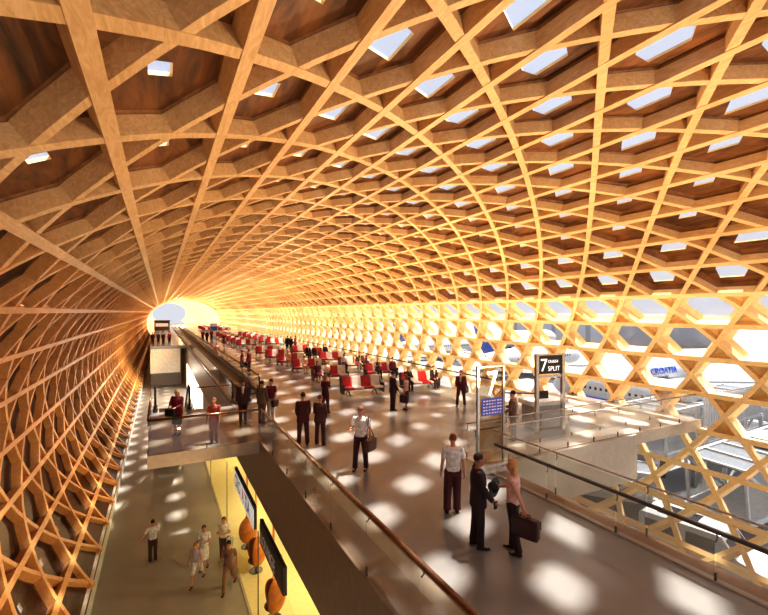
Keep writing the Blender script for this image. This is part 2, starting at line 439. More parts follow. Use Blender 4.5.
# ------------------------------------------------------------------ balustrades
def balustrade(name, pts, h, rmat, label, gmat=BALG, rr=.035, posts=True, step=1.5, gap=.03, rail_off=0, two=False, z=0):
    p0 = Vector((*pts[0], z))
    t = empty(name, p0, label=label, cat='balustrade')
    bm = bmesh.new(); tot = bmesh.new()
    loc = [Vector((x, y, z))-p0 for x, y in pts]
    tube(bm, [p+Vector((0, 0, h)) for p in loc], rr, 12)
    finish('handrail', bm, rmat, t, smooth=True)
    for a, b in zip(loc, loc[1:]):
        L = (b-a).length; n = max(1, round(L/step)); d = (b-a)/n
        for i in range(n):
            g = bmesh.new(); bar(g, a+d*i+d*.01+Vector((0, 0, (h-.06+gap)/2)), a+d*(i+1)-d*.01+Vector((0, 0, (h-.06+gap)/2)), .014, h-.06-gap)
            finish('glass_pane', g, gmat, t)
            if posts:
                g = bmesh.new(); q = a+d*i
                nrm = Vector((d.y, -d.x, 0)).normalized()
                bar(g, q+Vector((0, 0, -.12))+nrm*.0, q+Vector((0, 0, .16)), .03, .03)
                finish('baluster', g, STEELD, t); g = bmesh.new()
                tube(g, [q+Vector((0, 0, h-.18)), q+nrm*.05+Vector((0, 0, h-.14)), q+nrm*.03+Vector((0, 0, h-.02))], .012, 6)
                finish('glass_clamp', g, STEELD, t)
    return t
balustrade('glass_balustrade', [(3.12, -2), (3.12, 15.28)], 1.1, RAILM, 'long glass balustrade with brown handrail along the near mezzanine edge', rr=.05, step=1.7)
balustrade('glass_balustrade', [(-.34, 15.32), (3.08, 15.32)], 1.1, RAILM, 'glass balustrade with brown handrail across the front of the footbridge', rr=.04, step=1.7)
balustrade('glass_balustrade', [(-.34, 15.4), (-.34, 21.6)], 1.1, RAILM, 'glass balustrade on the left side of the footbridge', rr=.035, step=1.5)
balustrade('glass_balustrade', [(1.5, 21.66), (3.05, 21.66)], 1.0, RAILM, 'short glass balustrade beside the escalator head on the footbridge', rr=.03, step=.8)
balustrade('glass_balustrade', [(8.2, -1.5), (8.2, 9.1)], .85, STEELD, 'glass balustrade with dark handrail along the edge over the apron', gmat=BALGC, rr=.042, step=1.8)
balustrade('glass_balustrade', [(8.66, -1.5), (8.66, 9.7)], 1.03, STEEL, 'outer steel handrail with clear glass parallel to the dark handrail', gmat=BALGC, rr=.022, step=2.4)
balustrade('glass_balustrade', [(8.1, 9.86), (20.0, 9.95)], 1.05, STEEL, 'glass balustrade with bright steel rail along the front of the gate platform', gmat=BALGC, rr=.03, step=1.4)
balustrade('glass_balustrade', [(8.4, 10.6), (19.6, 10.75)], 1.05, STEEL, 'second steel handrail behind the front rail of the gate platform', gmat=BALGC, rr=.02, step=1.6)
balustrade('glass_balustrade', [(15.3, 17.3), (15.3, 100)], 1.0, STEELD, 'long dark handrail with clear glass along foot of the hexagonal window wall', gmat=BALGC, rr=.04, step=2.7, posts=False)
bm = bmesh.new(); bar(bm, (0, 0, 0), (0, 9, 0), .03, .03)

# ------------------------------------------------------------------ glass pylon with number 7
t = empty('glass_pylon', (7.76, 9.3, 0), rz=R(0), label='glass pylon with white number 7 and small blue screen at the end of the handrails', cat='pylon')
simple('post', STEEL, t, (-.04, .03, -.035, .035, 0, 3.0))
simple('post', plain('warm_steel', (.45, .36, .28), .4, .6), t, (.88, .93, -.03, .03, 0, 3.0))
simple('glass_pane', PYLG, t, (.05, .86, -.012, .012, .25, 2.95))
simple('top_rail', STEEL, t, (-.05, .93, -.04, .04, 2.95, 3.0))
simple('base_rail', WHITEM, t, (-.05, .93, -.12, .12, .02, .1), (-.05, .93, -.1, .1, .2, .26))
s = simple('screen', plain('screen_blue', (.03, .04, .16), .3, emit=(.05, .08, .3), es=.6), t, (.1, .84, -.05, -.015, 1.62, 2.1))
bm = bmesh.new(); random.seed(3)
for i in range(5):
    for j in range(7):
        x = .14+j*.1; z = 1.67+i*.085; box(bm, x, x+random.uniform(.03, .08), -.054, -.05, z, z+.035)
finish('screen_text', bm, plain('screen_text', (.6, .4, .4), .5, emit=(.7, .45, .5), es=.5), s)
textmesh('number', '7', 1.0, plain('white_digit', (1, 1, 1), .5, emit=(1, 1, 1), es=.9), t, Matrix.Translation((.27, -.02, 2.16)) @ Matrix.Rotation(PI/2, 4, 'X'), sx=.85)

# ------------------------------------------------------------------ gate sign and counter
t = empty('gate_sign', (12.25, 11.4, 0), rz=R(-8), label='free-standing dark gate sign reading 7 SPLIT on two steel posts', cat='sign')
simple('post', STEEL, t, (-.06, .06, -.06, .06, 0, 2.95)); simple('post', STEEL, t, (1.12, 1.24, -.06, .06, 0, 2.95))
simple('sign_board', BLACK, t, (.06, 1.12, -.04, .04, 2.22, 2.9)); simple('cross_rail', STEEL, t, (.06, 1.12, -.03, .03, 2.08, 2.16), (.06, 1.12, -.05, .05, 2.9, 2.95))
WT = plain('white_lettering', (.95, .95, .95), .5, emit=(1, 1, 1), es=.7)
Mx = Matrix.Rotation(PI/2, 4, 'X')
textmesh('number', '7', .66, WT, t, Matrix.Translation((.11, -.05, 2.32)) @ Mx)
textmesh('destination_text', 'SPLIT', .25, WT, t, Matrix.Translation((.46, -.05, 2.32)) @ Mx, sx=.95)
textmesh('flight_text', 'OU654', .155, WT, t, Matrix.Translation((.46, -.05, 2.62)) @ Mx)
t = empty('gate_counter', (12.45, 11.75, 0), rz=R(-8), label='white gate counter with grey front standing behind the gate sign', cat='counter')
simple('counter_body', plain('counter_grey', (.42, .42, .44), .4), t, (0, 1.5, 0, .7, .1, .95), bevel=.01)
simple('counter_top', WHITE, t, (-.08, 1.6, -.08, .8, .95, 1.12), bevel=.02); simple('plinth', STEELD, t, (.05, 1.45, .05, .65, 0, .1))
simple('desk_screen', BLACK, t, (.5, .95, .3, .34, 1.14, 1.44))
t = empty('queue_barrier', (12.3, 13.4, 0), label='queue barrier with blue tape beside the gate counter', cat='barrier')
for i, (x, y) in enumerate(((0, 0), (1.2, 1.0), (2.5, .1))):
    bm = bmesh.new(); tube(bm, [(x, y, .03), (x, y, 1.0)], .03, 10); tube(bm, [(x, y, 0), (x, y, .03)], .16, 16); finish('barrier_post', bm, STEEL, t)
bm = bmesh.new(); bar(bm, (0, 0, .93), (1.2, 1, .93), .01, .06); bar(bm, (1.2, 1, .93), (2.5, .1, .93), .01, .06); finish('tape', bm, plain('blue_tape', (.1, .15, .6), .5), t)

# ------------------------------------------------------------------ lounge signs and pods
def lounge_sign(y0, y1, z0, z1, label, face_mat, parts):
    t = empty('hanging_sign', (2.86, y0, z0), label=label, cat='sign'); L = y1-y0; H = z1-z0
    simple('frame', BLACK, t, (0, .1, 0, L, 0, H))
    simple('sign_face', face_mat, t, (-.012, 0, .0 if face_mat != BLACK else .06, L-.04, .0, H-.12))
    for y in (.4, L-.4): simple('hanger', STEELD, t, (.03, .05, y-.01, y+.01, H, H+.14))
    M0 = Matrix.Rotation(-PI/2, 4, 'Z') @ Matrix.Rotation(PI/2, 4, 'X')
    for body, off, size, mat, sx in parts:
        textmesh('lettering', body, size, mat, t, Matrix.Translation((-.02, L-off, H*.16)) @ M0, sx=sx)
    return t
lounge_sign(15.2, 19.5, -3.0, -2.2, 'white hanging sign with grey and red CROATIA lettering under the mezzanine edge',
            plain('lit_white', (.9, .92, .95), .4, emit=(.9, .95, 1), es=.35),
            [('CRO', .15, .72, plain('green_grey_letters', (.14, .2, .2), .5), .95), ('A', 1.95, .72, REDL, .95), ('TIA', 2.55, .72, plain('slate_letters', (.1, .13, .18), .5), .95)])
lounge_sign(11.2, 14.2, -2.95, -2.2, 'black hanging sign with faint grey lettering, nearer of the two lounge signs', BLACK,
            [('LOUNGE', .22, .5, plain('dim_letters', (.5, .46, .42), .5, emit=(.5, .45, .4), es=.15), .95)])
def pod(x, y, label, rz):
    t = empty('hanging_pod_chair', (x, y, -5.48), rz=rz, label=label, cat='chair', group=None)
    bm = bmesh.new()
    prof = []
    n, m = 20, 14
    grid = []
    for i in range(m+1):
        a = PI*i/m; row = []
        for j in range(n+1):
            b = PI*.30+(2*PI-.6*PI)*j/n
            r = .40*(1+.12*math.cos(a))
            row.append(bm.verts.new((r*math.sin(a)*math.sin(b)*1.0, r*math.sin(a)*math.cos(b)*1.0, .72-.55*math.cos(a)*-1 if False else .72+.55*math.cos(a))))
        grid.append(row)
    for i in range(m):
        for j in range(n): bm.faces.new((grid[i][j], grid[i][j+1], grid[i+1][j+1], grid[i+1][j]))
    bmesh.ops.remove_doubles(bm, verts=bm.verts, dist=.002)
    o = finish('shell', bm, POD, t, smooth=True); sm = o.modifiers.new('thickness', 'SOLIDIFY'); sm.thickness = .04
    bm = bmesh.new(); ellipsoid(bm, (0, 0, .42), .30, .30, .12); finish('cushion', bm, plain('dark_cushion', (.16, .05, .02), .7), t, smooth=True)
    bm = bmesh.new(); box(bm, -.025, .025, -.03, .03, 1.26, 3.32); finish('strap', bm, ORANGE, t)
    bm = bmesh.new(); tube(bm, [(0, 0, 0), (0, 0, .03)], .25, 20); tube(bm, [(0, 0, .03), (0, 0, .18)], .04, 10); finish('base', bm, STEELD, t)
    return t
pod(3.28, 18.9, 'brown hanging pod chair on orange strap, farthest of three in the yellow lounge', R(60))
pod(3.28, 17.0, 'brown hanging pod chair on orange strap, middle of three in the yellow lounge', R(95))
pod(3.28, 14.1, 'brown hanging pod chair on orange strap, nearest one beneath the black sign', R(85))

# ------------------------------------------------------------------ escalator and moving walkways
t = empty('escalator', (.5, 21.7, 0), label='escalator descending from the far side of the footbridge to the lower floor', cat='escalator')
bm = bmesh.new()
n = 27; run = 9.4; dy = run/n; dz = 5.5/n
for i in range(n):
    box(bm, -.55, .55, .9+i*dy, .9+(i+1)*dy, -5.5*(i+1)/n-.02-.1, -5.5*(i+1)/n+.0)
box(bm, -.55, .55, .02, .9, -.2, 0)
finish('steps', bm, STEELD, t)
for sx in (-1, 1):
    x = sx*.7
    bm = bmesh.new()
    pr = [(0, -.3), (0, .12), (.9, .12), (.9+run, -5.38), (.9+run, -5.5), (.6, -.9)]
    va = [bm.verts.new((x-.1, a, b)) for a, b in pr]; vb = [bm.verts.new((x+.1, a, b)) for a, b in pr]
    bm.faces.new(va); bm.faces.new(vb[::-1])
    for i in range(len(pr)): bm.faces.new((va[i], va[(i+1) % len(pr)], vb[(i+1) % len(pr)], vb[i]))
    finish('side_skirt', bm, STEELD, t)
    bm = bmesh.new()
    pr = [(.15, .12), (.0, .5), (.15, .92), (.9, .98), (.9+run, -4.5), (.9+run, -5.38), (.9, .12)]
    va = [bm.verts.new((x-.006, a, b)) for a, b in pr]; vb = [bm.verts.new((x+.006, a, b)) for a, b in pr]
    bm.faces.new(va); bm.faces.new(vb[::-1])
    for i in range(len(pr)): bm.faces.new((va[i], va[(i+1) % len(pr)], vb[(i+1) % len(pr)], vb[i]))
    finish('glass_side', bm, BALG, t)
    bm = bmesh.new(); tube(bm, [(x, .25, .1), (x, .02, .25), (x, -.08, .55), (x, .05, .88), (x, .3, 1.0), (x, .9, 1.02), (x, .9+run, -4.46), (x, run+1.3, -4.6), (x, run+1.35, -5.0)], .045, 10)
    finish('handrail', bm, BLACK, t, smooth=True)
bm = bmesh.new()
def walkway(x, w, y0, y1, label, mat):
    t = empty('moving_walkway', (x, y0, -.06), label=label, cat='walkway')
    bm = bmesh.new()
    box(bm, -w/2+.12, w/2-.12, 0, y1-y0, .0, .07)
    k = 0
    while k < 60:
        box(bm, -w/2+.14, w/2-.14, .5+k*.9, .52+k*.9, .07, .078); k += 1
    finish('tread_belt', bm, mat, t)
    for sx in (-1, 1):
        xx = sx*(w/2-.08)
        simple('skirt', plain('walkway_skirt', (.24, .21, .18), .35, .5), t, (xx-.07, xx+.07, 0, y1-y0, 0, .22))
        simple('glass_side', BALG, t, (xx-.007, xx+.007, .1, y1-y0, .22, .98))
        b2 = bmesh.new(); tube(b2, [(xx, .3, .2), (xx, .06, .3), (xx, -.05, .6), (xx, .08, .9), (xx, .35, 1.02), (xx, y1-y0, 1.02)], .042, 10)
        finish('handrail', b2, BLACK, t, smooth=True)
    return t
walkway(3.62, 1.0, 22.4, 120, 'moving walkway nearest the mezzanine edge, with grey belt', plain('grey_belt', (.16, .14, .12), .5))
walkway(4.55, .9, 24.5, 120, 'moving walkway with darker belt on the side nearer the seats', plain('dark_belt', (.06, .045, .035), .5))

# information totem far away and far kiosk
t = empty('information_totem', (8.9, 86, 0), label='small blue and white totem standing beyond the red seats', cat='totem')
simple('panel', WHITE, t, (-.65, .65, 0, .3, 0, 2.4), bevel=.02); simple('blue_band', BLUETXT, t, (-.6, .6, -.02, 0, 1.0, 1.8))
t = empty('arrivals_kiosk', (.3, 120, 0), label='dark grey kiosk block beyond the distant footbridge', cat='kiosk')
simple('body', FASCIA, t, (-1.6, 1.8, 0, 5, 0, 2.2)); simple('canopy', STEELD, t, (-1.7, 1.9, -.5, 5, 2.2, 2.4)); simple('lit_window', plain('kiosk_light', (.9, .7, .6), .5, emit=(1, .75, .6), es=.5), t, (-1.3, 1.5, -.03, 0, .9, 1.7))

# ------------------------------------------------------------------ benches
def make_bench():
    t = empty('bench_seating', (0, 0, 0))
    W = .56
    bm = bmesh.new(); box(bm, 0, 4*W, .20, .30, .26, .34); finish('support_beam', bm, STEELD, t)
    for x in (.35, 4*W-.35):
        bm = bmesh.new(); bar(bm, (x, .25, .28), (x, -.12, .03), .05, .05); bar(bm, (x, .25, .28), (x, .55, .03), .05, .05); box(bm, x-.04, x+.04, -.2, .62, 0, .035)
        finish('leg', bm, STEEL, t)
    for i in range(4):
        mat = RED if i % 2 == 0 else CREAM; x0, x1 = i*W+.012, (i+1)*W-.012
        s = simple('seat', mat, t, (x0, x1, -.26, .30, .36, .47), bevel=.035)
        bm = bmesh.new()
        pr = [(.24, .42), (.36, .40), (.52, .98), (.42, 1.0)]
        va = [bm.verts.new((x0, a, b)) for a, b in pr]; vb = [bm.verts.new((x1, a, b)) for a, b in pr]
        bm.faces.new(va); bm.faces.new(vb[::-1])
        for j in range(4): bm.faces.new((va[j], va[(j+1) % 4], vb[(j+1) % 4], vb[j]))
        finish('backrest', bm, mat, t, bevel=.03)
    for x in (-.05, 4*W+.01):
        bm = bmesh.new()
        pr = [(-.22, .12), (.40, .12), (.56, .96), (.46, .98), (.30, .62), (-.22, .62)]
        va = [bm.verts.new((x, a, b)) for a, b in pr]; vb = [bm.verts.new((x+.04, a, b)) for a, b in pr]
        bm.faces.new(va); bm.faces.new(vb[::-1])
        for j in range(6): bm.faces.new((va[j], va[(j+1) % 6], vb[(j+1) % 6], vb[j]))
        finish('armrest', bm, BLACK, t)
    return t
ORD = ['nearest', 'second', 'third', 'fourth', 'fifth', 'sixth', 'seventh', 'eighth', 'ninth', 'tenth', 'eleventh', 'twelfth', 'thirteenth', 'fourteenth', 'fifteenth', 'sixteenth', 'seventeenth', 'eighteenth']
proto = make_bench(); first = True
AY = [21.3, 26.3, 31, 35.6, 40, 44.5, 57, 61.5, 66, 70.5, 75, 79.5, 106, 110.5, 115, 119.5]
for ci, (bx, cname) in enumerate(((8.65, 'column nearer the moving walkways'), (12.35, 'column nearer the window wall'))):
    for i, y in enumerate(AY):
        o = proto if first else copy_tree(proto); first = False
        o.location = (bx, y, 0); o.rotation_euler = (0, 0, R(-4 if i < 6 else 0))
        o['label'] = 'red and cream four-seat bench, %s from the front in the %s' % (ORD[i], cname)
        o['category'] = 'bench'; o['group'] = 'waiting benches in the ' + cname
# ------------------------------------------------------------------ people
def remeshed(name, bm, mat, parent, vox, smooth_it=4, noise=0):
    me = bpy.data.meshes.new('tmp'); bm.to_mesh(me); bm.free()
    o = bpy.data.objects.new('tmp', me); COL.objects.link(o)
    r = o.modifiers.new('r', 'REMESH'); r.mode = 'VOXEL'; r.voxel_size = vox
    s = o.modifiers.new('s', 'SMOOTH'); s.iterations = smooth_it; s.factor = .5
    dg = bpy.context.evaluated_depsgraph_get(); dg.update()
    m2 = bpy.data.meshes.new_from_object(o.evaluated_get(dg)); bpy.data.objects.remove(o)
    m2.materials.clear(); m2.materials.append(mat)
    for p in m2.polygons: p.use_smooth = True
    r = bpy.data.objects.new(name, m2); COL.objects.link(r); r.parent = parent
    return r
def cloth(col): return plain('cloth_%02x%02x%02x' % tuple(int(c*255) for c in col), col, .8, var=.12, scale=14)
V = Vector
def rotx(v, a): return Matrix.Rotation(a, 3, 'X') @ v
def roty(v, a): return Matrix.Rotation(a, 3, 'Y') @ v
MAROON = (.085, .012, .014); BLK = (.026, .007, .007); WHT = (.82, .78, .74); PINK = (.70, .42, .36); BROWNC = (.20, .10, .055); TAN = (.52, .27, .14)
def person(pos, face, label, h=1.75, vox=.02, top=MAROON, bottom=MAROON, sleeves='long', jacket=False, bottoms='trousers',
           hair='short', haircol=(.05, .018, .01), arms=((8, 5, 12), (8, 5, 12)), legs=((0, 0, 3), (0, 0, 3)), lean=0, sit=False, headturn=0, headtilt=0, skin=None, shirt=None, name='person', group=None, crossed=False):
    """local frame: faces +Y, +X is the figure's right; arms/legs given right first: (abduct, swing, bend)"""
    skin = skin or SKIN
    t = empty(name, pos, R(face), label=label, cat='person', group=group)
    s = h/1.75; t.scale = (s, s, s)
    T = {}
    zp = .93 if not sit else .56
    pel = V((0, 0, zp))
    def L(v): # torso lean about pelvis
        return pel+rotx(V(v)-V((0, 0, .93)), -R(lean))
    T['chest'] = L((0, .0, 1.28)); T['neck'] = L((0, -.01, 1.46)); T['head'] = L((0, .025, 1.615))
    sh = [L((sx*.178, -.01, 1.405)) for sx in (1, -1)]
    def limb(base, d1, l1, d2, l2): a = base+d1*l1; return a, a+d2*l2
    A = []; G = []
    for i, sx in enumerate((1, -1)):
        ab, sw, bd = arms[i][:3]; inn = arms[i][3] if len(arms[i]) > 3 else 0
        d = roty(rotx(V((0, 0, -1)), R(sw-lean*.3)), -R(ab)*sx)
        f = rotx(V((0, 0, -1)), R(sw+bd-lean*.3)); f = roty(f, -R(ab*.6)*sx)
        f = (f+V((-sx, 0, 0))*math.tan(R(min(inn, 80)))*1.0).normalized()
        el, wr = limb(sh[i], d, .285, f, .245); A.append((sh[i], el, wr, f))
    for i, sx in enumerate((1, -1)):
        ab, sw, bd = legs[i]
        hp = pel+V((sx*.09, 0, -.02))
        d = roty(rotx(V((0, 0, -1)), R(sw)), -R(ab)*sx); f = roty(rotx(V((0, 0, -1)), R(sw-bd)), -R(ab)*sx*.5)
        kn, an = limb(hp, d, .415, f, .405); G.append((hp, kn, an, f))
    low = min(g[2].z for g in G)
    off = V((0, 0, .085-low)) if not sit else V((0, 0, 0))
    sh = [p+off for p in sh]
    for k in T: T[k] = T[k]+off
    A = [(a+off, b+off, c+off, f) for a, b, c, f in A]; G = [(a+off, b+off, c+off, f) for a, b, c, f in G]; pel = pel+off
    Rl = Matrix.Rotation(-R(lean), 3, 'X')
    def LL(v): return pel+Rl @ (V(v)-V((0, 0, .93)))
    X = V((1, 0, 0)); Yv = Rl @ V((0, 1, 0))
    def torso(bm, rings, e=2.3): loft(bm, [(LL((0, y, z)), X*rx, Yv*ry) for z, rx, ry, y in rings], 22, e)
    # body: one continuous skin surface
    b = bmesh.new()
    torso(b, [(.86, .13, .09, 0), (.95, .155, .105, 0), (1.08, .13, .09, 0), (1.25, .155, .105, 0), (1.36, .16, .1, 0), (1.43, .11, .07, -.01), (1.47, .05, .05, -.01)])
    HR = Matrix.Rotation(-R(lean*.6), 3, 'X') @ Matrix.Rotation(R(headturn), 3, 'Z') @ Matrix.Rotation(R(headtilt), 3, 'X')
    hd = T['head']
    capsule(b, T['neck']-V((0, 0, .05)), .056, hd-V((0, 0, .03)), .052)
    ellipsoid(b, hd+HR @ V((0, -.01, .02)), .076, .094, .100, HR, 18)
    ellipsoid(b, hd+HR @ V((0, .03, -.045)), .056, .064, .070, HR, 16)
    if vox < .015:
        capsule(b, hd+HR @ V((0, .09, .01)), .010, hd+HR @ V((0, .112, -.018)), .014, 8)
        for sx in (1, -1): ellipsoid(b, hd+HR @ V((sx*.08, -.005, -.005)), .012, .02, .032, HR, 10)
    for i, (a, e_, w, f) in enumerate(A):
        sx = (1, -1)[i]
        capsule(b, a, .052, e_, .041); capsule(b, e_, .041, w, .028)
        side = f.cross(V((sx, 0, 0))); side = side.normalized() if side.length > .2 else V((0, 1, 0))
        # palm and five fingers
        palm = w+f*.05
        fr = f; acr = V((0, 1, 0)) if abs(f.y) < .8 else V((1, 0, 0)); acr = (acr-fr*acr.dot(fr)).normalized(); nr = fr.cross(acr)*(-sx if abs(f.y) < .8 else 1)
        loft(b, [(w-f*.01, acr*.028, nr*.022), (w+f*.045, acr*.04, nr*.017), (w+f*.09, acr*.041, nr*.014)], 14)
        if vox < .012:
            for j, (o_, ln) in enumerate(((-.030, .060), (-.010, .074), (.010, .080), (.030, .070))):
                p0 = w+f*.085+acr*o_; p1 = p0+(f*.92+nr*.3).normalized()*ln*.5; p2 = p1+(f*.6+nr*.8).normalized()*ln*.5
                capsule(b, p0, .0095, p1, .0088, 8, 3); capsule(b, p1, .0088, p2, .0075, 8, 3)
            q0 = w+f*.03+acr*.028; q1 = q0+(f*.5+acr*.8+nr*.2).normalized()*.04; capsule(b, q0, .012, q1, .010, 8, 3); capsule(b, q1, .010, q1+(f*.85+nr*.3).normalized()*.03, .009, 8, 3)
        else:
            capsule(b, w+f*.08, .028, w+f*.14+nr*.02, .02); capsule(b, w+f*.03+acr*.03, .014, w+f*.075+acr*.05, .012)
    for i, (hp, kn, an, f) in enumerate(G):
        capsule(b, hp, .085, kn, .054); capsule(b, kn, .054, an, .036)
        capsule(b, an+V((0, -.02, -.04)), .034, an+V((0, .12, -.055)), .026)
    remeshed('body', b, skin, t, vox, 3)
    cv = max(vox, .011)
    # trousers / skirt
    if bottoms != 'none':
        b = bmesh.new()
        if bottoms in ('trousers', 'shorts', 'loose'):
            torso(b, [(.84, .14, .105, 0), (.92, .172, .122, 0), (1.0, .155, .112, 0), (1.06, .14, .105, 0)])
            for hp, kn, an, f in G:
                k2 = 1.0 if bottoms != 'loose' else 1.2
                capsule(b, hp, .104, kn, .077*k2)
                if bottoms != 'shorts': 
                    d = (an-kn).normalized(); e = an+d*.02
                    tube(b, [kn, kn+(e-kn)*.5, e], [.077*k2, .069*k2, .072*k2], 14)
        else:
            ln = .50 if bottoms == 'skirt' else .28
            torso(b, [(.90, .165, .12, 0), (1.06, .135, .105, 0)])
            if sit:
                for hp, kn, an, f in G: capsule(b, hp, .105, kn, .085)
                capsule(b, (G[0][0]+G[1][0])/2, .1, (G[0][1]+G[1][1])/2, .07)
            else:
                mid_ = (G[0][1]+G[1][1])/2; sp = abs(G[0][1].y-G[1][1].y)/2
                loft(b, [(pel+V((0, 0, .05)), X*.15, V((0, .11, 0))), (pel+V((0, 0, -.08)), X*.185, V((0, .135, 0))), (V((mid_.x, mid_.y, pel.z-ln)), X*.19, V((0, .14+sp, 0)))], 20)
        remeshed('trousers' if bottoms in ('trousers', 'loose') else ('shorts' if bottoms == 'shorts' else 'skirt'), b, cloth(bottom), t, cv, 3)
    # top
    b = bmesh.new()
    if jacket:
        torso(b, [(.78, .215, .155, 0), (.93, .205, .148, 0), (1.08, .180, .135, 0), (1.25, .202, .145, 0), (1.36, .205, .135, 0), (1.42, .165, .10, -.01), (1.465, .085, .072, -.012)])
    else:
        torso(b, [(.93, .170, .125, 0), (1.06, .148, .110, 0), (1.25, .172, .122, 0), (1.36, .178, .116, 0), (1.42, .15, .09, -.01), (1.46, .075, .065, -.012)])
    ar = .066 if jacket else .058
    for a, e_, w, f in A:
        if sleeves == 'none': capsule(b, a+V((0, 0, .0)), ar-.004, a+(e_-a)*.12, ar-.008)
        elif sleeves == 'short': tube(b, [a, a+(e_-a)*.72], [ar+.004, ar+.004], 14); capsule(b, a, ar+.002, a+(e_-a)*.2, ar+.002)
        else:
            capsule(b, a, ar+.002, e_, ar-.010); tube(b, [e_, e_+(w-e_)*.5, w+(w-e_).normalized()*.0], [ar-.010, ar-.013, ar-.017], 14)
    remeshed('jacket' if jacket else 'shirt', b, cloth(top), t, cv, 3)
    if shirt and jacket:
        b = bmesh.new(); loft(b, [(LL((0, .134, 1.12)), X*.012, Yv*.012), (LL((0, .142, 1.28)), X*.035, Yv*.014), (LL((0, .10, 1.42)), X*.05, Yv*.03), (LL((0, .03, 1.485)), X*.062, Yv*.062)], 14)
        finish('shirt_front', b, cloth(shirt), t, smooth=True)
        b = bmesh.new(); loft(b, [(LL((0, .152, 1.14)), X*.02, Yv*.005), (LL((0, .142, 1.36)), X*.012, Yv*.006)], 8); finish('tie', b, cloth((.12, .02, .02)), t)
    # shoes
    for hp, kn, an, f in G:
        b = bmesh.new()
        loft(b, [(an+V((0, -.065, -.06)), X*.022, V((0, 0, .022))), (an+V((0, -.04, -.05)), X*.038, V((0, 0, .038))), (an+V((0, .04, -.05)), X*.04, V((0, 0, .036))), (an+V((0, .12, -.062)), X*.044, V((0, 0, .024))), (an+V((0, .175, -.07)), X*.022, V((0, 0, .012)))], 14)
        finish('shoe', b, cloth(BLK), t, smooth=True)
    # hair
    if hair != 'bald':
        b = bmesh.new()
        ellipsoid(b, hd+HR @ V((0, -.020, .044)), .084, .096, .092, HR, 16)
        if hair == 'long':
            loft(b, [(hd+HR @ V((0, -.045, .06)), X*.075, V((0, .055, 0))), (hd+HR @ V((0, -.055, -.03)), X*.092, V((0, .052, 0))), (hd+V((0, -.07, -.13)), X*.10, V((0, .045, 0))), (hd+V((0, -.08, -.22)), X*.07, V((0, .03, 0)))], 16)
        if hair == 'bun': ellipsoid(b, hd+HR @ V((0, -.125, .06)), .045, .045, .045, HR, 12)
        remeshed('hair', b, cloth(haircol), t, max(vox, .010), 2)
    if vox < .015:
        for sx in (1, -1):
            b = bmesh.new(); ellipsoid(b, hd+HR @ V((sx*.031, .079, .005)), .011, .008, .007, HR, 10); finish('eye', b, BLACK, t, smooth=True)
        b = bmesh.new(); ellipsoid(b, hd+HR @ V((0, .092, -.052)), .024, .008, .006, HR, 10); finish('mouth', b, cloth((.35, .08, .06)), t, smooth=True)
    t['hands'] = 0
    del t['hands']
    def W(v): return t.matrix_basis @ v
    bpy.context.view_layer.update()
    return t, [t.matrix_world @ (a[2]+a[3]*.07) for a in A], [t.matrix_world @ a for a in sh]
def bag(p, rz, w, h, d, label, mat, strap=None, kind='briefcase', name=None):
    """hangs below the point p (the hand), strap = shoulder point"""
    t = empty(name or kind, (p.x, p.y, p.z), rz, label=label, cat='bag')
    bm = bmesh.new()
    loft(bm, [((0, 0, -.06), V((w*.46, 0, 0)), V((0, d*.42, 0))), ((0, 0, -.09), V((w*.5, 0, 0)), V((0, d*.5, 0))), ((0, 0, -.08-h*.85), V((w*.5, 0, 0)), V((0, d*.5, 0))), ((0, 0, -.08-h), V((w*.46, 0, 0)), V((0, d*.42, 0)))], 24, 5)
    finish('bag_body', bm, mat, t)
    bm = bmesh.new(); box(bm, -w*.5, w*.5, -d*.53, -d*.5, -.10-h*.4, -.09); finish('flap', bm, mat, t)
    bm = bmesh.new(); tube(bm, [(-w*.2, 0, -.08), (-w*.18, 0, 0), (w*.18, 0, 0), (w*.2, 0, -.08)], .010, 8); finish('handle', bm, mat, t)
    if strap is not None:
        q = Matrix.Rotation(-rz, 3, 'Z') @ (strap-p)
        bm = bmesh.new(); tube(bm, [(w*.45, 0, -.08), q+V((.02, .06, .06)), q+V((0, -.05, .06)), (-w*.45, 0, -.08)], .012, 6); finish('shoulder_strap', bm, mat, t)
    return t
LEATH = plain('dark_leather', (.05, .012, .01), .4); LEATHB = plain('brown_leather', (.10, .035, .02), .4); BLKL = plain('black_leather', (.012, .008, .008), .35)
BLOND = (.62, .34, .12); RUST = (.28, .07, .03); DK = (.035, .012, .008)

mz, ntz, oz = _new('zebra')
_b = ntz.nodes.new('ShaderNodeBsdfPrincipled'); _w = ntz.nodes.new('ShaderNodeTexWave'); _w.inputs['Scale'].default_value = 9; _w.inputs['Distortion'].default_value = 3; _w.bands_direction = 'Z'
_r = ntz.nodes.new('ShaderNodeValToRGB'); _r.color_ramp.interpolation = 'CONSTANT'; _r.color_ramp.elements[1].position = .5
_t = ntz.nodes.new('ShaderNodeTexCoord'); ntz.links.new(_t.outputs['Object'], _w.inputs['Vector']); ntz.links.new(_w.outputs['Fac'], _r.inputs[0]); ntz.links.new(_r.outputs[0], _b.inputs[0]); ntz.links.new(_b.outputs[0], oz.inputs[0])
ZEBRA = mz
q, hands, shd = person((5.84, 7.86, 0), -28.6, 'person in white short-sleeved top and maroon trousers, back turned, near glass pylon', vox=.009, h=1.78, top=WHT, bottom=MAROON, bottoms='loose', sleeves='short', haircol=RUST, arms=((10, 0, 8), (10, 4, 10)), legs=((0, 2, 5), (4, 0, 3)))
q, hands, shd = person((5.4, 6.47, 0), -117.8, 'person in long black suit jacket with close-cropped hair facing a blonde companion', vox=.009, h=1.82, top=BLK, bottom=BLK, jacket=True, shirt=WHT, skin=SKIN2, haircol=DK, arms=((6, 12, 30), (6, 6, 40, 10)), legs=((0, 4, 5), (2, -4, 2)))
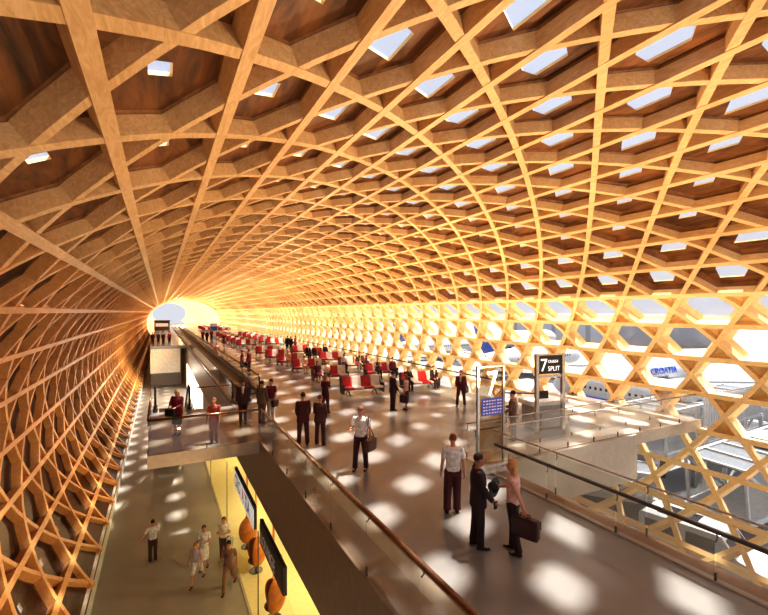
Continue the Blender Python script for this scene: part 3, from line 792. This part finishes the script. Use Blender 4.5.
o = bpy.data.objects.new('mobile_phone', None)
COL.objects.link(o); o.location = hands[0]; tag(o, 'small dark mobile phone in hand of person in long black suit', 'phone'); simple('phone_body', BLACK, o, (-.035, .035, -.012, .012, -.09, .05), bevel=.006)
q, hands, shd = person((5.87, 6.03, 0), 30.8, 'blonde person in sleeveless pink blouse and black trousers holding a dark hat and a bag', vox=.009, h=1.76, top=PINK, bottom=BLK, sleeves='none', hair='long', haircol=BLOND, arms=((8, 25, 50, 0), (6, -30, 6)), legs=((2, 4, 2), (2, -6, 6)))
bag(hands[1], q.rotation_euler.z+R(80), .50, .34, .15, 'dark maroon briefcase held by the blonde person in pink blouse', LEATH)
o = empty('hat', hands[0], R(20), 'round black hat held by the blonde person in pink blouse', 'hat')
bm = bmesh.new(); tube(bm, [(0, 0, -.02), (0, .012, -.02)], .19, 24); finish('brim', bm, BLKL, o, smooth=False)
bm = bmesh.new(); ellipsoid(bm, (0, .03, -.02), .11, .12, .11); finish('crown', bm, BLKL, o, smooth=True)
q, hands, shd = person((5.07, 11.17, 0), 140.6, 'person in white shirt and dark trousers looking down at a device, satchel on one side', vox=.009, h=1.84, top=WHT, bottom=(.05, .012, .012), sleeves='short', haircol=(.25, .10, .05), headtilt=-25, arms=((14, 18, 85, 10), (14, -4, 25)), legs=((6, 4, 2), (4, -2, 4)))
bag(hands[1]+V((0, 0, .12)), q.rotation_euler.z+R(70), .46, .30, .17, 'dark brown satchel hanging at side of person in white shirt', LEATHB, shd[1])
o = empty('mobile_phone', hands[0], 0, 'small device in the hand of person in white shirt', 'phone'); simple('phone_body', BLACK, o, (-.07, .07, -.05, .05, -.0, .015), bevel=.004)
q, hands, shd = person((4.29, 14.17, 0), -11.8, 'person in dark maroon suit, back turned, left one of two standing close together', vox=.014, h=1.80, top=MAROON, bottom=MAROON, jacket=True, haircol=DK, arms=((7, 5, 20, 20), (7, 5, 20, 20)), legs=((4, 0, 2), (4, 0, 2)))
q, hands, shd = person((4.8, 13.9, 0), -44.1, 'person in brown-red suit standing right next to another suited person, looking toward the seats', vox=.014, h=1.72, top=(.10, .03, .02), bottom=MAROON, jacket=True, haircol=RUST, arms=((7, 5, 20, 20), (7, 5, 70, 30)), legs=((4, 0, 2), (6, 6, 4)))
q, hands, shd = person((6.53, 18.2, 0), -59.7, 'person with light brown hair in maroon dress behind the two suited people', vox=.014, h=1.72, top=MAROON, bottom=MAROON, sleeves='short', hair='long', haircol=(.4, .17, .07), arms=((8, 20, 120, 20), (6, 0, 10)), legs=((2, 5, 2), (2, -5, 4)))
q, hands, shd = person((2.98, 18.1, 0), 165.7, 'person in dark brown suit facing the camera at the end of the moving walkway', vox=.014, h=1.76, top=(.06, .02, .015), bottom=(.05, .015, .012), jacket=True, shirt=WHT, haircol=DK, skin=SKIN2)
q, hands, shd = person((3.66, 17.75, 0), -46.7, 'person in grey-brown suit talking with companion in maroon shirt', vox=.014, h=1.74, top=(.17, .10, .06), bottom=(.13, .08, .05), jacket=True, haircol=DK)
q, hands, shd = person((4.06, 17.9, 0), 137.2, 'person in maroon shirt and off-white trousers beside person in grey-brown suit', vox=.014, h=1.76, top=(.22, .02, .04), bottom=(.72, .62, .52), sleeves='short', haircol=DK)
bag(hands[1]+V((0, 0, .15)), q.rotation_euler.z+R(80), .34, .26, .13, 'maroon shoulder bag of the person in off-white trousers', LEATH, shd[1])
q, hands, shd = person((1.64, 15.8, 0), 154.1, 'short person with auburn hair in rust shirt on the footbridge behind the glass', vox=.014, h=1.58, top=(.35, .07, .04), bottom=(.30, .15, .08), sleeves='short', haircol=RUST)
q, hands, shd = person((0.55, 17.45, 0), 148.2, 'blonde person in dark red coat on the footbridge by the escalator', vox=.014, h=1.70, top=(.20, .012, .018), bottom=(.03, .01, .01), jacket=True, hair='long', haircol=(.85, .55, .25), bottoms='skirt', headtilt=-15, arms=((10, 20, 70, 30), (10, 15, 65, 30)))
bag(hands[0], q.rotation_euler.z, .34, .26, .14, 'black handbag held by the blonde person in dark red coat', BLKL)
q, hands, shd = person((4.52, 41.5, 0), -1.2, 'person in pale salmon outfit riding the moving walkway', vox=.022, h=1.75, top=(.72, .42, .26), bottom=(.70, .42, .28), sleeves='short', haircol=(.4, .2, .08))
q, hands, shd = person((5.9, 72.5, 0), -4.7, 'person in dark red coat, leftmost of three walking away beyond the moving walkway', vox=.035, h=1.7, top=(.2, .02, .02), bottom=(.03, .01, .01), jacket=True)
q, hands, shd = person((6.23, 69.47, 0), -5.1, 'person in black coat, middle of three walking away beyond the moving walkway', vox=.035, h=1.7, top=BLK, bottom=BLK, jacket=True)
q, hands, shd = person((7.07, 71.54, 0), -5.6, 'fair-haired person in dark red jacket, rightmost of three beyond the moving walkway', vox=.035, h=1.85, top=(.25, .03, .02), bottom=(.05, .01, .01), haircol=BLOND)
q, hands, shd = person((7.28, 58.54, 0), 142.9, 'blonde person in dark red dress standing at the far cluster of seats', vox=.022, h=1.78, top=(.18, .012, .02), bottom=(.18, .012, .02), bottoms='skirt', hair='long', haircol=BLOND, sleeves='short')
q, hands, shd = person((5.36, 32.97, 0), 90.8, 'short person in bright red top beside the right end of the moving walkway', vox=.022, h=1.68, top=(.4, .02, .03), bottom=(.08, .02, .02), bottoms='skirt', sleeves='short', haircol=RUST)
q, hands, shd = person((5.91, 33.28, 0), 49.9, 'person in dark red coat carrying a dark bag near the end of the moving walkway', vox=.022, h=1.72, top=(.2, .01, .02), bottom=(.06, .01, .01), jacket=True, haircol=RUST)
bag(hands[1], q.rotation_euler.z+R(80), .34, .28, .14, 'dark red bag carried near the end of the moving walkway', LEATH)
q, hands, shd = person((13.01, 49.16, 0), -4.8, 'person in black suit, leftmost of three standing between the seat columns', vox=.022, h=1.78, top=BLK, bottom=BLK, jacket=True, haircol=DK)
q, hands, shd = person((13.2, 48.36, 0), -45.3, 'person in white shirt and black trousers, middle of three standing between the seat columns', vox=.022, h=1.74, top=BLK, bottom=BLK, sleeves='long', jacket=True, shirt=WHT, haircol=DK)
q, hands, shd = person((14.01, 49.37, 0), 44.2, 'person in brown jacket, rightmost of three standing between the seat columns', vox=.022, h=1.78, top=(.22, .08, .05), bottom=MAROON, jacket=True, haircol=DK)
q, hands, shd = person((9.48, 17.32, 0), -88.7, 'person in dark maroon suit facing a companion with bag before the benches', vox=.014, h=1.79, top=(.05, .008, .01), bottom=(.05, .008, .01), jacket=True, haircol=DK, arms=((6, 6, 25), (6, 4, 15)))
q, hands, shd = person((10.06, 17.13, 0), 39.6, 'person with auburn hair in pink top and maroon skirt standing before the benches', vox=.014, h=1.66, top=PINK, bottom=MAROON, sleeves='none', hair='long', haircol=RUST, bottoms='skirt', arms=((8, 20, 60), (6, 0, 5)), legs=((1, 2, 2), (1, -2, 2)))
bag(hands[1], q.rotation_euler.z+R(80), .42, .32, .14, 'dark maroon bag held by person in maroon skirt before the benches', LEATH)
q, hands, shd = person((12.77, 16.56, 0), 134.4, 'person in maroon suit and pale shirt walking toward camera beside the pylon', vox=.014, h=1.74, top=(.14, .015, .03), bottom=(.10, .012, .02), jacket=True, shirt=(.8, .6, .5), haircol=RUST, arms=((8, 10, 40, 10), (12, 0, 20)), legs=((8, 4, 2), (8, -2, 4)))
bag(hands[1]+V((0, 0, .2)), q.rotation_euler.z+R(70), .34, .26, .12, 'brown shoulder bag of the person in maroon suit beside the pylon', LEATHB, shd[1])
q, hands, shd = person((11.0, 11.3, 0), 27.8, 'person in brown suit standing behind the gate platform rails near the number 7 pylon', vox=.014, h=1.76, top=(.20, .11, .07), bottom=(.20, .11, .07), jacket=True, shirt=WHT, haircol=DK, arms=((6, 20, 60), (6, 10, 40)))
q, hands, shd = person((-0.26, 19.64, -5.5), 12.8, 'person in white top and brown trousers walking alone on lower floor, arm out', vox=.014, h=1.66, top=WHT, bottom=(.10, .045, .03), sleeves='short', haircol=DK, arms=((8, 10, 95, 10), (42, -5, 10)), legs=((1, 0, 2), (1, 3, 5)))
q, hands, shd = person((1.21, 17.26, -5.5), 156.0, 'person in lilac top and white shorts striding on the lower floor', vox=.014, h=1.66, top=(.55, .45, .52), bottom=(.75, .68, .66), bottoms='shorts', sleeves='short', haircol=(.28, .12, .06), lean=14, arms=((16, -10, 20), (10, 10, 30)), legs=((2, 24, 8), (4, -20, 18)))
q, hands, shd = person((1.52, 18.11, -5.5), 165.2, 'person in white dress with a dark shoulder strap behind the lilac-topped walker', vox=.014, h=1.72, top=WHT, bottom=WHT, bottoms='skirt', sleeves='short', haircol=(.22, .06, .03), arms=((10, 20, 110, 20), (10, 15, 90, 20)), legs=((2, 8, 2), (2, -6, 8)))
q, hands, shd = person((2.28, 18.36, -5.5), 164.9, 'person in white shirt with folded arms next to the lounge glass', vox=.014, h=1.76, top=(.85, .80, .76), bottom=(.16, .08, .07), sleeves='short', haircol=(.22, .05, .03), arms=((12, 18, 80, 55), (12, 24, 78, 55)))
bag(hands[1]+V((.28, 0, -.15)), R(40), .30, .42, .14, 'black and white zebra-striped bag beside the person with folded arms', ZEBRA)
q, hands, shd = person((2.19, 16.27, -5.5), 157.3, 'person in olive-brown shirt and trousers striding past the lounge on the lower floor', vox=.014, h=1.84, top=(.24, .13, .08), bottom=(.27, .14, .08), sleeves='short', haircol=DK, skin=SKIN2, arms=((14, 14, 95, 10), (14, -12, 30)), legs=((3, 18, 6), (3, -16, 30)))
q, hands, shd = person((-0.9, 66.69999999999999, 0), 10.8, 'person in black coat, leftmost of four on the distant footbridge', vox=.035, h=1.75, top=BLK, bottom=BLK)
q, hands, shd = person((-0.22, 67.0, 0), 10.2, 'person in dark brown coat, second of four on the distant footbridge', vox=.035, h=1.75, top=(.06, .02, .015), bottom=BLK)
q, hands, shd = person((0.38, 66.5, 0), 9.7, 'person in dark coat, third of four on the distant footbridge', vox=.035, h=1.75, top=BLK, bottom=BLK)
q, hands, shd = person((1.14, 66.80000000000001, 0), 9.0, 'person in bright red top, rightmost of four on the distant footbridge', vox=.035, h=1.75, top=(.45, .02, .03), bottom=BLK)
q, hands, shd = person((9.49, 35.60, 0), 176, 'blonde seated person in tan dress on the fourth bench of left column', sit=True, vox=.022, legs=((3, 84, 80), (3, 84, 84)), top=TAN, bottom=(.45, .2, .1), bottoms='skirt', sleeves='short', hair='long', haircol=BLOND, arms=((8, 20, 70, 20), (8, 20, 70, 20)))
q, hands, shd = person((9.49, 31.00, 0), 176, 'blonde seated person in cream blouse on the third bench of left column', sit=True, vox=.022, legs=((3, 84, 80), (3, 84, 84)), top=(.68, .42, .26), bottom=(.5, .25, .13), bottoms='skirt', sleeves='short', hair='long', haircol=(.75, .48, .2), arms=((8, 20, 70, 20), (8, 20, 60, 20)))
q, hands, shd = person((8.93, 26.34, 0), 176, 'seated person in dark dress on red end seat, second bench of left column', sit=True, vox=.022, legs=((3, 80, 40), (3, 84, 50)), top=MAROON, bottom=MAROON, bottoms='skirt', sleeves='short', hair='long', haircol=DK, lean=-8)
q, hands, shd = person((9.49, 26.30, 0), 176, 'seated person in beige top and black skirt on cream seat, second bench of left column', sit=True, vox=.022, legs=((3, 84, 80), (3, 84, 84)), top=(.75, .58, .42), bottom=BLK, bottoms='skirt', sleeves='short', hair='short', haircol=(.5, .25, .1), headtilt=-15, arms=((8, 25, 80, 25), (8, 25, 80, 25)))
q, hands, shd = person((12.63, 31.04, 0), 176, 'seated person with dark bushy hair in white shirt, third bench of right column', sit=True, vox=.022, legs=((3, 84, 80), (3, 84, 84)), top=WHT, bottom=(.03, .02, .02), haircol=DK, lean=15, hair='long', headtilt=-15)
q, hands, shd = person((13.75, 30.96, 0), 176, 'seated person in black top with bare arms near middle of third bench, right column', sit=True, vox=.022, legs=((3, 84, 80), (3, 84, 84)), top=BLK, bottom=(.1, .05, .04), sleeves='none', hair='long', haircol=(.4, .18, .08))
q, hands, shd = person((14.31, 30.92, 0), 176, 'seated person in dark suit at window end of third bench, right column', sit=True, vox=.022, legs=((3, 84, 80), (3, 84, 84)), top=(.06, .015, .015), bottom=BLK, jacket=True, shirt=(.6, .3, .2), haircol=DK)
q, hands, shd = person((12.63, 40.04, 0), 176, 'seated person in black jacket, leftmost of three on the fifth bench of right column', sit=True, vox=.022, legs=((3, 84, 80), (3, 84, 84)), top=BLK, bottom=BLK, jacket=True, shirt=WHT, haircol=DK)
q, hands, shd = person((13.19, 40.00, 0), 176, 'seated person in dark maroon coat, middle of three on the fifth bench of right column', sit=True, vox=.022, legs=((3, 84, 80), (3, 84, 84)), top=MAROON, bottom=BLK, jacket=True, haircol=RUST, lean=15)
q, hands, shd = person((14.31, 39.92, 0), 176, 'seated person in black coat at window end of the fifth bench of right column', sit=True, vox=.022, legs=((3, 84, 80), (3, 84, 84)), top=BLK, bottom=BLK, jacket=True, haircol=DK)
q, hands, shd = person((14.31, 26.22, 0), 176, 'seated person in dark red shirt at window end of the second bench, right column', sit=True, vox=.022, legs=((3, 84, 80), (3, 84, 84)), top=(.16, .02, .02), bottom=BLK, haircol=DK)
q, hands, shd = person((13.19, 26.30, 0), 176, 'seated person in black waistcoat and bare arms on second bench, right column', sit=True, vox=.022, legs=((3, 84, 80), (3, 84, 84)), top=(.10, .04, .03), bottom=BLK, sleeves='none', haircol=(.35, .14, .06), arms=((10, 25, 100, 40), (10, 25, 100, 40)))
q, hands, shd = person((12.63, 21.34, 0), 176, 'seated person in black suit reading at left end of nearest bench, right column', sit=True, vox=.014, legs=((3, 84, 80), (3, 84, 84)), top=BLK, bottom=BLK, jacket=True, haircol=(.4, .18, .08), lean=8, headturn=-60, headtilt=-10, arms=((8, 25, 80, 15), (8, 25, 80, 15)))
q, hands, shd = person((14.31, 21.22, 0), 176, 'seated person in black suit and pale shirt at right end of nearest bench, right column', sit=True, vox=.014, legs=((3, 84, 80), (3, 84, 84)), top=BLK, bottom=BLK, jacket=True, shirt=(.8, .6, .5), haircol=RUST, headturn=30, lean=8, arms=((8, 15, 50, 25), (8, 15, 50, 25)))

# ------------------------------------------------------------------ outside: the apron
GZ = -7.5
struct('ground', ASPH, (16.0, 420, -120, 420, GZ-.3, GZ))
struct('ground_dark', GROUND_DARK, (18.5, 27, -10, 22, GZ, GZ+.02), (30, 60, 34, 42, GZ, GZ+.02))  # darker ground patches along the building and near the airliners
WHITE = plain('outdoor_white', (.46, .46, .47), .4); WHITEM = WHITE; JW = plain('aircraft_white', (.42, .43, .45), .3); CAR_GREY = plain('van_grey', (.42, .43, .45), .35, .3); GLASSD = plain('dark_window', (.015, .015, .02), .15)
def aircraft(pos, rz, label, tail_fin=True, text=True, stripe=False, L=30, rad=1.95, checks=False, tip=BLUE):
    t = empty('aircraft', pos, rz, label=label, cat='aircraft')
    zc = 3.4
    bm = bmesh.new()
    prof = [(-L*.5, .25, .9), (-L*.42, .8, .6), (-L*.3, 1.5, .25), (-L*.2, rad, 0), (L*.36, rad, 0), (L*.42, rad*.86, -.1), (L*.46, rad*.62, -.25), (L*.49, rad*.3, -.4), (L*.5, .05, -.45)]
    loft(bm, [((x, 0, zc+dz), V((0, r, 0)), V((0, 0, r))) for x, r, dz in prof], 28); finish('fuselage', bm, JW, t, smooth=True)
    bm = bmesh.new(); loft(bm, [((x-.02, 0, zc+dz), V((0, r*1.02, 0)), V((0, 0, r*1.02))) for x, r, dz in prof[:2]], 28); finish('tail_cone', bm, tip, t, smooth=True)
    for s in (1, -1):
        bm = bmesh.new(); y0 = s*rad*.8; y1 = s*L*.45
        top = [(3.2, y0, zc-1.0), (-2.4, y0, zc-1.0), (-4.6, y1, zc+.1), (-3.2, y1, zc+.1)]
        va = [bm.verts.new(V(p)+V((0, 0, .14))) for p in top]; vb = [bm.verts.new(V(p)-V((0, 0, .14))) for p in top]
        bm.faces.new(va); bm.faces.new(vb[::-1])
        for i in range(4): bm.faces.new((va[i], va[(i+1) % 4], vb[(i+1) % 4], vb[i]))
        finish('wing', bm, WHITEM, t)
        bm = bmesh.new(); tube(bm, [(3.9, s*5.2, zc-2.0), (3.6, s*5.2, zc-2.0), (1.0, s*5.2, zc-1.9), (.2, s*5.2, zc-1.8)], [.85, .98, .85, .5], 18); e = finish('engine', bm, JW, t, smooth=True)
        bm = bmesh.new(); tube(bm, [(3.92, s*5.2, zc-2.0), (3.95, s*5.2, zc-2.0)], .76, 18); finish('intake', bm, BLACK, e)
        bm = bmesh.new(); top = [(-L*.37, s*.4, zc+.7), (-L*.46, s*.4, zc+.7), (-L*.49, s*4.2, zc+1.0), (-L*.45, s*4.2, zc+1.0)]
        va = [bm.verts.new(V(p)+V((0, 0, .07))) for p in top]; vb = [bm.verts.new(V(p)-V((0, 0, .07))) for p in top]
        bm.faces.new(va); bm.faces.new(vb[::-1])
        for i in range(4): bm.faces.new((va[i], va[(i+1) % 4], vb[(i+1) % 4], vb[i]))
        finish('tailplane', bm, WHITEM, t)
        bm = bmesh.new()
        for i in range(24):
            x = -L*.2+i*(L*.52/24); box(bm, x, x+.28, s*rad*.985-.03, s*rad*.985+.03, zc+.0, zc+.3) if not text else None
        finish('cabin_windows', bm, GLASSD, t)
        bm = bmesh.new(); box(bm, L*.425, L*.455, s*.35 if s > 0 else -1.25, s*1.25 if s > 0 else -.35, zc+.55, zc+1.02); finish('cockpit_window', bm, GLASSD, t)
        if stripe:
            bm = bmesh.new(); box(bm, -L*.28, L*.36, s*rad*.9-.18, s*rad*.9+.02, zc-.98, zc-.62); finish('stripe', bm, BLUETXT, t)
        bm = bmesh.new(); bar(bm, (-.8, s*2.2, zc-1.2), (-.8, s*2.2, .5), .22, .22); tube(bm, [(-.8, s*2.2-.25, .5), (-.8, s*2.2+.25, .5)], .5, 16); finish('main_gear', bm, BLACK, t)
    bm = bmesh.new(); bar(bm, (L*.38, 0, zc-1.5), (L*.38, 0, .4), .16, .16); tube(bm, [(L*.38, -.2, .38), (L*.38, .2, .38)], .38, 16); finish('nose_gear', bm, BLACK, t)
    if tail_fin:
        bm = bmesh.new(); top = [(-L*.30, zc+1.5), (-L*.44, zc+1.2), (-L*.50, zc+6.6), (-L*.44, zc+6.6)]
        va = [bm.verts.new((a, .12, b)) for a, b in top]; vb = [bm.verts.new((a, -.12, b)) for a, b in top]
        bm.faces.new(va); bm.faces.new(vb[::-1])
        for i in range(4): bm.faces.new((va[i], va[(i+1) % 4], vb[(i+1) % 4], vb[i]))
        f = finish('tail_fin', bm, BLUE, t)
        bm = bmesh.new()
        for i in range(4):
            for j in range(3):
                if (i+j) % 2 == 0:
                    x = -L*.475+j*.62-i*.10+.35; z = zc+3.3+i*.62; box(bm, x, x+.6, -.15, .15, z, z+.6)
        finish('fin_checks', bm, WHITE, f)
    if text:
        for s in (1, -1):
            M = Matrix.Translation((2.0 if s < 0 else 4.4, s*(rad*.97), zc+.02)) @ Matrix.Rotation(PI if s > 0 else 0, 4, 'Z') @ Matrix.Rotation(PI/2, 4, 'X')
            textmesh('lettering', 'CROATIA', 1.3, BLUETXT, t, M, extrude=.1, sx=1.1)
            M = Matrix.Translation((3.0 if s < 0 else 3.4, s*(rad*.97), zc-.72)) @ Matrix.Rotation(PI if s > 0 else 0, 4, 'Z') @ Matrix.Rotation(PI/2, 4, 'X')
            textmesh('lettering', 'AIRLINES', .62, GREYD, t, M, extrude=.1, sx=1.25)
    return t
aircraft((63.5, 37.0, GZ), PI, 'white airliner with CROATIA AIRLINES lettering and blue tail cone beyond the window wall', tail_fin=False)
aircraft((44.5, 23.5, GZ), PI/2, 'nearest white airliner with thin blue stripe and dark engine behind the boarding bridge', tail_fin=False, text=False, stripe=True)
aircraft((62.5, 59.5, GZ), R(5), 'white airliner with dark blue tail fin seen through hexagons left of the pylon', text=False)
aircraft((103.0, 104.0, GZ), R(10), 'far white airliner whose blue checked tail fin shows highest in the hexagon windows', text=False, L=44, rad=2.6)
aircraft((64.0, 90.0, GZ), R(0), 'distant white airliner with blue fin, leftmost of the parked aircraft', text=False)
# boarding bridges: white framed glazed tubes
def boarding_bridge(p0, p1, label, w=3.0, h=2.7):
    p0, p1 = V(p0), V(p1); d = p1-p0; L = d.length; rz = math.atan2(d.y, d.x); pitch = math.asin(d.z/L)
    t = empty('boarding_bridge', p0, rz, label=label, cat='boarding bridge'); t.rotation_euler = (0, -pitch, rz)
    simple('floor_slab', WHITEM, t, (0, L, -w/2, w/2, 0, .25)); simple('roof', plain('roof_glazing', (.16, .17, .18), .15), t, (0, L, -w/2, w/2, h, h+.06))
    for i in range(int(L/1.5)): simple('roof_rib', WHITE, t, (i*1.5, i*1.5+.12, -w/2, w/2, h+.06, h+.16))
    simple('roof_unit', CAR_GREY, t, (L*.3, L*.42, -.8, .8, h+.12, h+.6))
    for s in (-1, 1):
        y = s*w/2
        simple('glass_side', BALGC, t, (0, L, y-.02, y+.02, .25, h))
        simple('chord', WHITE, t, (0, L, y-.1, y+.1, -.1, .18)); simple('chord', WHITE, t, (0, L, y-.1, y+.1, h-.08, h+.14))
        n = max(2, int(L/3))
        for i in range(n):
            bm = bmesh.new(); a, b = i*L/n, (i+1)*L/n
            bar(bm, (a, y, .1) if i % 2 else (a, y, h), (b, y, h) if i % 2 else (b, y, .1), .14, .14); finish('brace', bm, WHITE, t)
            bm = bmesh.new(); bar(bm, (a, y, .1), (a, y, h), .12, .12); finish('upright', bm, WHITE, t)
    for x in (L*.3, L*.85):
        bm = bmesh.new(); g = -((p0+d*(x/L)).z-GZ)
        for s in (-1, 1): bar(bm, (x, s*1.0, 0), (x, s*1.0, g), .25, .25)
        finish('support_leg', bm, STEELD, t)
    return t
boarding_bridge((28, 17.2, -4.6), (42.4, 17.6, -4.4), 'white framed glazed boarding bridge running out to the aircraft, farther of the two')
boarding_bridge((26.5, 12.2, -6.3), (39, 10.6, -4.9), 'white framed glazed boarding bridge rising to the right, nearer of the two')
boarding_bridge((23.6, 20.4, -6.9), (26.4, 15.2, -6.6), 'low white framed walkway crossing in front of the boarding bridges', w=2.2, h=1.6)
def vehicle(name, pos, rz, label, cat, L, W_, H, body, hood=1.2, cab=False):
    t = empty(name, pos, rz, label=label, cat=cat)
    bm = bmesh.new(); pr = [(0, .35), (0, H*.92), (.15, H), (L-hood-.5, H), (L-hood*.95, H*.66), (L-.1, H*.52), (L, H*.4), (L, .35)]
    va = [bm.verts.new((a, -W_/2, b)) for a, b in pr]; vb = [bm.verts.new((a, W_/2, b)) for a, b in pr]
    bm.faces.new(va); bm.faces.new(vb[::-1])
    for i in range(len(pr)): bm.faces.new((va[i], va[(i+1) % 8], vb[(i+1) % 8], vb[i]))
    finish('body', bm, body, t, bevel=.05)
    for s in (-1, 1):
        for a, b in ((.3, L*.36), (L*.40, L*.62)):
            simple('side_window', GLASSD, t, (a, b, s*W_/2-.02, s*W_/2+.02, H*.6, H*.88))
        for x in (L*.18, L*.8):
            bm = bmesh.new(); tube(bm, [(x, s*(W_/2-.22), .35), (x, s*(W_/2+.02), .35)], .35, 18); finish('wheel', bm, BLACK, t)
    bm = bmesh.new(); bar(bm, (L-hood-.42, 0, H*.93), (L-hood*.98, 0, H*.69), W_*.86, .05); finish('windscreen', bm, GLASSD, t)
    simple('roof_window', GLASSD, t, (.7, L*.45, -W_*.3, W_*.3, H, H+.012))
    simple('headlamp', plain('amber_lamp', (.9, .5, .05), .4), t, (L-.03, L+.02, -W_/2+.08, -W_/2+.4, H*.36, H*.5)); simple('headlamp', plain('amber_lamp', (.9, .5, .05), .4), t, (L-.03, L+.02, W_/2-.4, W_/2-.08, H*.36, H*.5))
    return t
vehicle('service_van', (21.9, 13.2, GZ), R(-80), 'grey service van with dark windows parked below the gate platform', 'van', 5.0, 2.0, 2.3, CAR_GREY)
vehicle('service_truck', (22.3, 7.9, GZ), R(-95), 'white service truck with amber lamp at the foot of the lattice', 'truck', 5.4, 2.2, 2.6, WHITE, hood=.9)
vehicle('car', (20.6, 21.0, GZ), R(-88), 'dark grey car with black windows parked farthest from the truck', 'car', 4.4, 1.8, 1.5, STEELD)
vehicle('car', (25.6, 8.0, GZ), R(-85), 'white car parked behind the service truck', 'car', 4.4, 1.8, 1.5, WHITE)
# pale terminal wing and picket barrier in the distance
t = empty('terminal_wing', (60, -6, GZ), R(12), label='pale grey terminal wing with glazed bands far across the apron', cat='building')
PALE = plain('pale_building', (.30, .30, .32), .6)
simple('wall', PALE, t, (0, 60, 0, 14, 0, 13)); simple('roof', WHITE, t, (-1, 61, -1, 15, 13, 13.6))
for z in (2.5, 6.0, 9.5): simple('window_band', plain('band_glass', (.30, .34, .40), .2), t, (-.04, 0, .5, 13.5, z, z+1.8), (0, 60, -.04, 0, z, z+1.8), (0, 60, 14, 14.04, z, z+1.8))
t = empty('terminal_wing', (132, 90, GZ), R(-20), label='long pale hangar building on the horizon behind the aircraft', cat='building')
simple('wall', PALE, t, (0, 40, 0, 90, 0, 10)); simple('roof', WHITE, t, (-1, 41, -1, 91, 10, 11))
for y in range(4, 86, 12): simple('hangar_door', plain('door_grey', (.45, .47, .5), .5), t, (-.05, 0, y, y+9, 0, 8))
t = empty('picket_barrier', (30, 14.5, GZ), R(1), label='long white picket barrier on the apron beyond the boarding bridges', cat='fence')
for i in range(26):
    bm = bmesh.new(); bar(bm, (i*.3, 0, 4.6), (i*.3, 0, 6.9), .10, .08); finish('picket', bm, WHITE, t)
simple('rail', WHITE, t, (0, 7.8, -.05, .05, 6.6, 6.75)); simple('rail', WHITE, t, (0, 7.8, -.05, .05, 4.7, 4.85)); [simple('post', WHITE, t, (x-.1, x+.1, -.1, .1, 0, 4.7)) for x in (0, 2.5, 5, 7.6)]

# ------------------------------------------------------------------ lights, world, camera
w = bpy.data.worlds.new('World'); scene.world = w; w.use_nodes = True
nt = w.node_tree; nt.nodes.clear()
out = nt.nodes.new('ShaderNodeOutputWorld'); bg = nt.nodes.new('ShaderNodeBackground')
tc = nt.nodes.new('ShaderNodeTexCoord'); sx = nt.nodes.new('ShaderNodeSeparateXYZ'); rp = nt.nodes.new('ShaderNodeValToRGB')
rp.color_ramp.elements[0].position = .0; rp.color_ramp.elements[0].color = (.60, .61, .66, 1)
rp.color_ramp.elements[1].position = .5; rp.color_ramp.elements[1].color = (.54, .61, .76, 1)
nt.links.new(tc.outputs['Generated'], sx.inputs[0]); nt.links.new(sx.outputs['Z'], rp.inputs[0]); nt.links.new(rp.outputs[0], bg.inputs[0])
bg.inputs[1].default_value = 1.0
nt.links.new(bg.outputs[0], out.inputs[0])
def light(kind, loc, energy, col, **kw):
    l = bpy.data.lights.new(kind.lower()+'_light', kind); l.energy = energy; l.color = col
    o = bpy.data.objects.new(kind.lower()+'_light', l); COL.objects.link(o); o.location = loc
    for k, v in kw.items(): setattr(l, k, v)
    return o
s = light('SUN', (0, 0, 30), 10, (1, .94, .86), angle=R(2.6))
s.rotation_euler = Vector((-.35, -.05, -1)).to_track_quat('-Z', 'Y').to_euler()
s = light('SUN', (30, 0, 30), 3.6, (1, .95, .88), angle=R(6)); s.rotation_euler = Vector((-1, .12, -.72)).to_track_quat('-Z', 'Y').to_euler()  # added second sun, brightens the floor towards the gate
def fill_spot(loc, aim, e, col, ang=172):  # added fill light, no fixture stands at its place
    o = light('SPOT', loc, e, col, spot_size=R(ang), spot_blend=.35, shadow_soft_size=.05)
    o.rotation_euler = Vector(aim).to_track_quat('-Z', 'Y').to_euler()
for i, y in enumerate((1, 8, 16, 26, 38, 52, 68, 86, 106, 128, 150)):  # unseen fill spots brighten the ceiling and right wall
    e = 1000+y*27
    fill_spot((8.6 if y < 10 else 10.6, y, 2.3), (.15, .1, 1), e, (1, .72, .42))
    if i > 1: fill_spot((12.0, y+3, 1.7), (.9, 0, .55), 500+y*14, (1, .80, .52))
for y, e in ((2, 260), (12, 280), (24, 340), (40, 450), (58, 700)):  # unseen fill spots for the left wall
    fill_spot((1.0, y, -2.5), (-1, .1, .75), e*1.1, (1, .66, .33))
for y in (80, 110, 140): fill_spot((1.5, y, 2.2), (-.9, 0, .6), y*16, (1, .62, .3))  # more unseen fill, left side past the distant footbridge
for y in (150, 164):  # added point lights strengthen the glow at the tunnel end
    light('POINT', (6, y, 3), 4500, (1, .75, .4), shadow_soft_size=.0)
for y in (8, 15, 22, 30):  # added point lights brighten the lounge, no fixtures built
    light('POINT', (5, y, -2.6), 170, (1, .9, .6), shadow_soft_size=.0)
light('POINT', (.3, 55, -2.2), 500, (1, .92, .75), shadow_soft_size=.0)  # added point light brightens the distant lower corridor
cam = bpy.data.cameras.new('camera'); co = bpy.data.objects.new('camera', cam); COL.objects.link(co)
cam.sensor_width = 36; cam.lens = 430/768*36; cam.clip_start = .05; cam.clip_end = 1500
co.location = (0, 0, 4.5); co.rotation_euler = (PI/2, 0, -R(27.5)); cam.shift_y = 4.5/768
scene.camera = co
scene.view_settings.view_transform = 'Standard'; scene.view_settings.look = 'None'
scene.view_settings.exposure = .38; scene.view_settings.gamma = .84
scene.cycles.max_bounces = 8; scene.cycles.transparent_max_bounces = 24; scene.cycles.diffuse_bounces = 4
scene.cycles.sample_clamp_indirect = 4
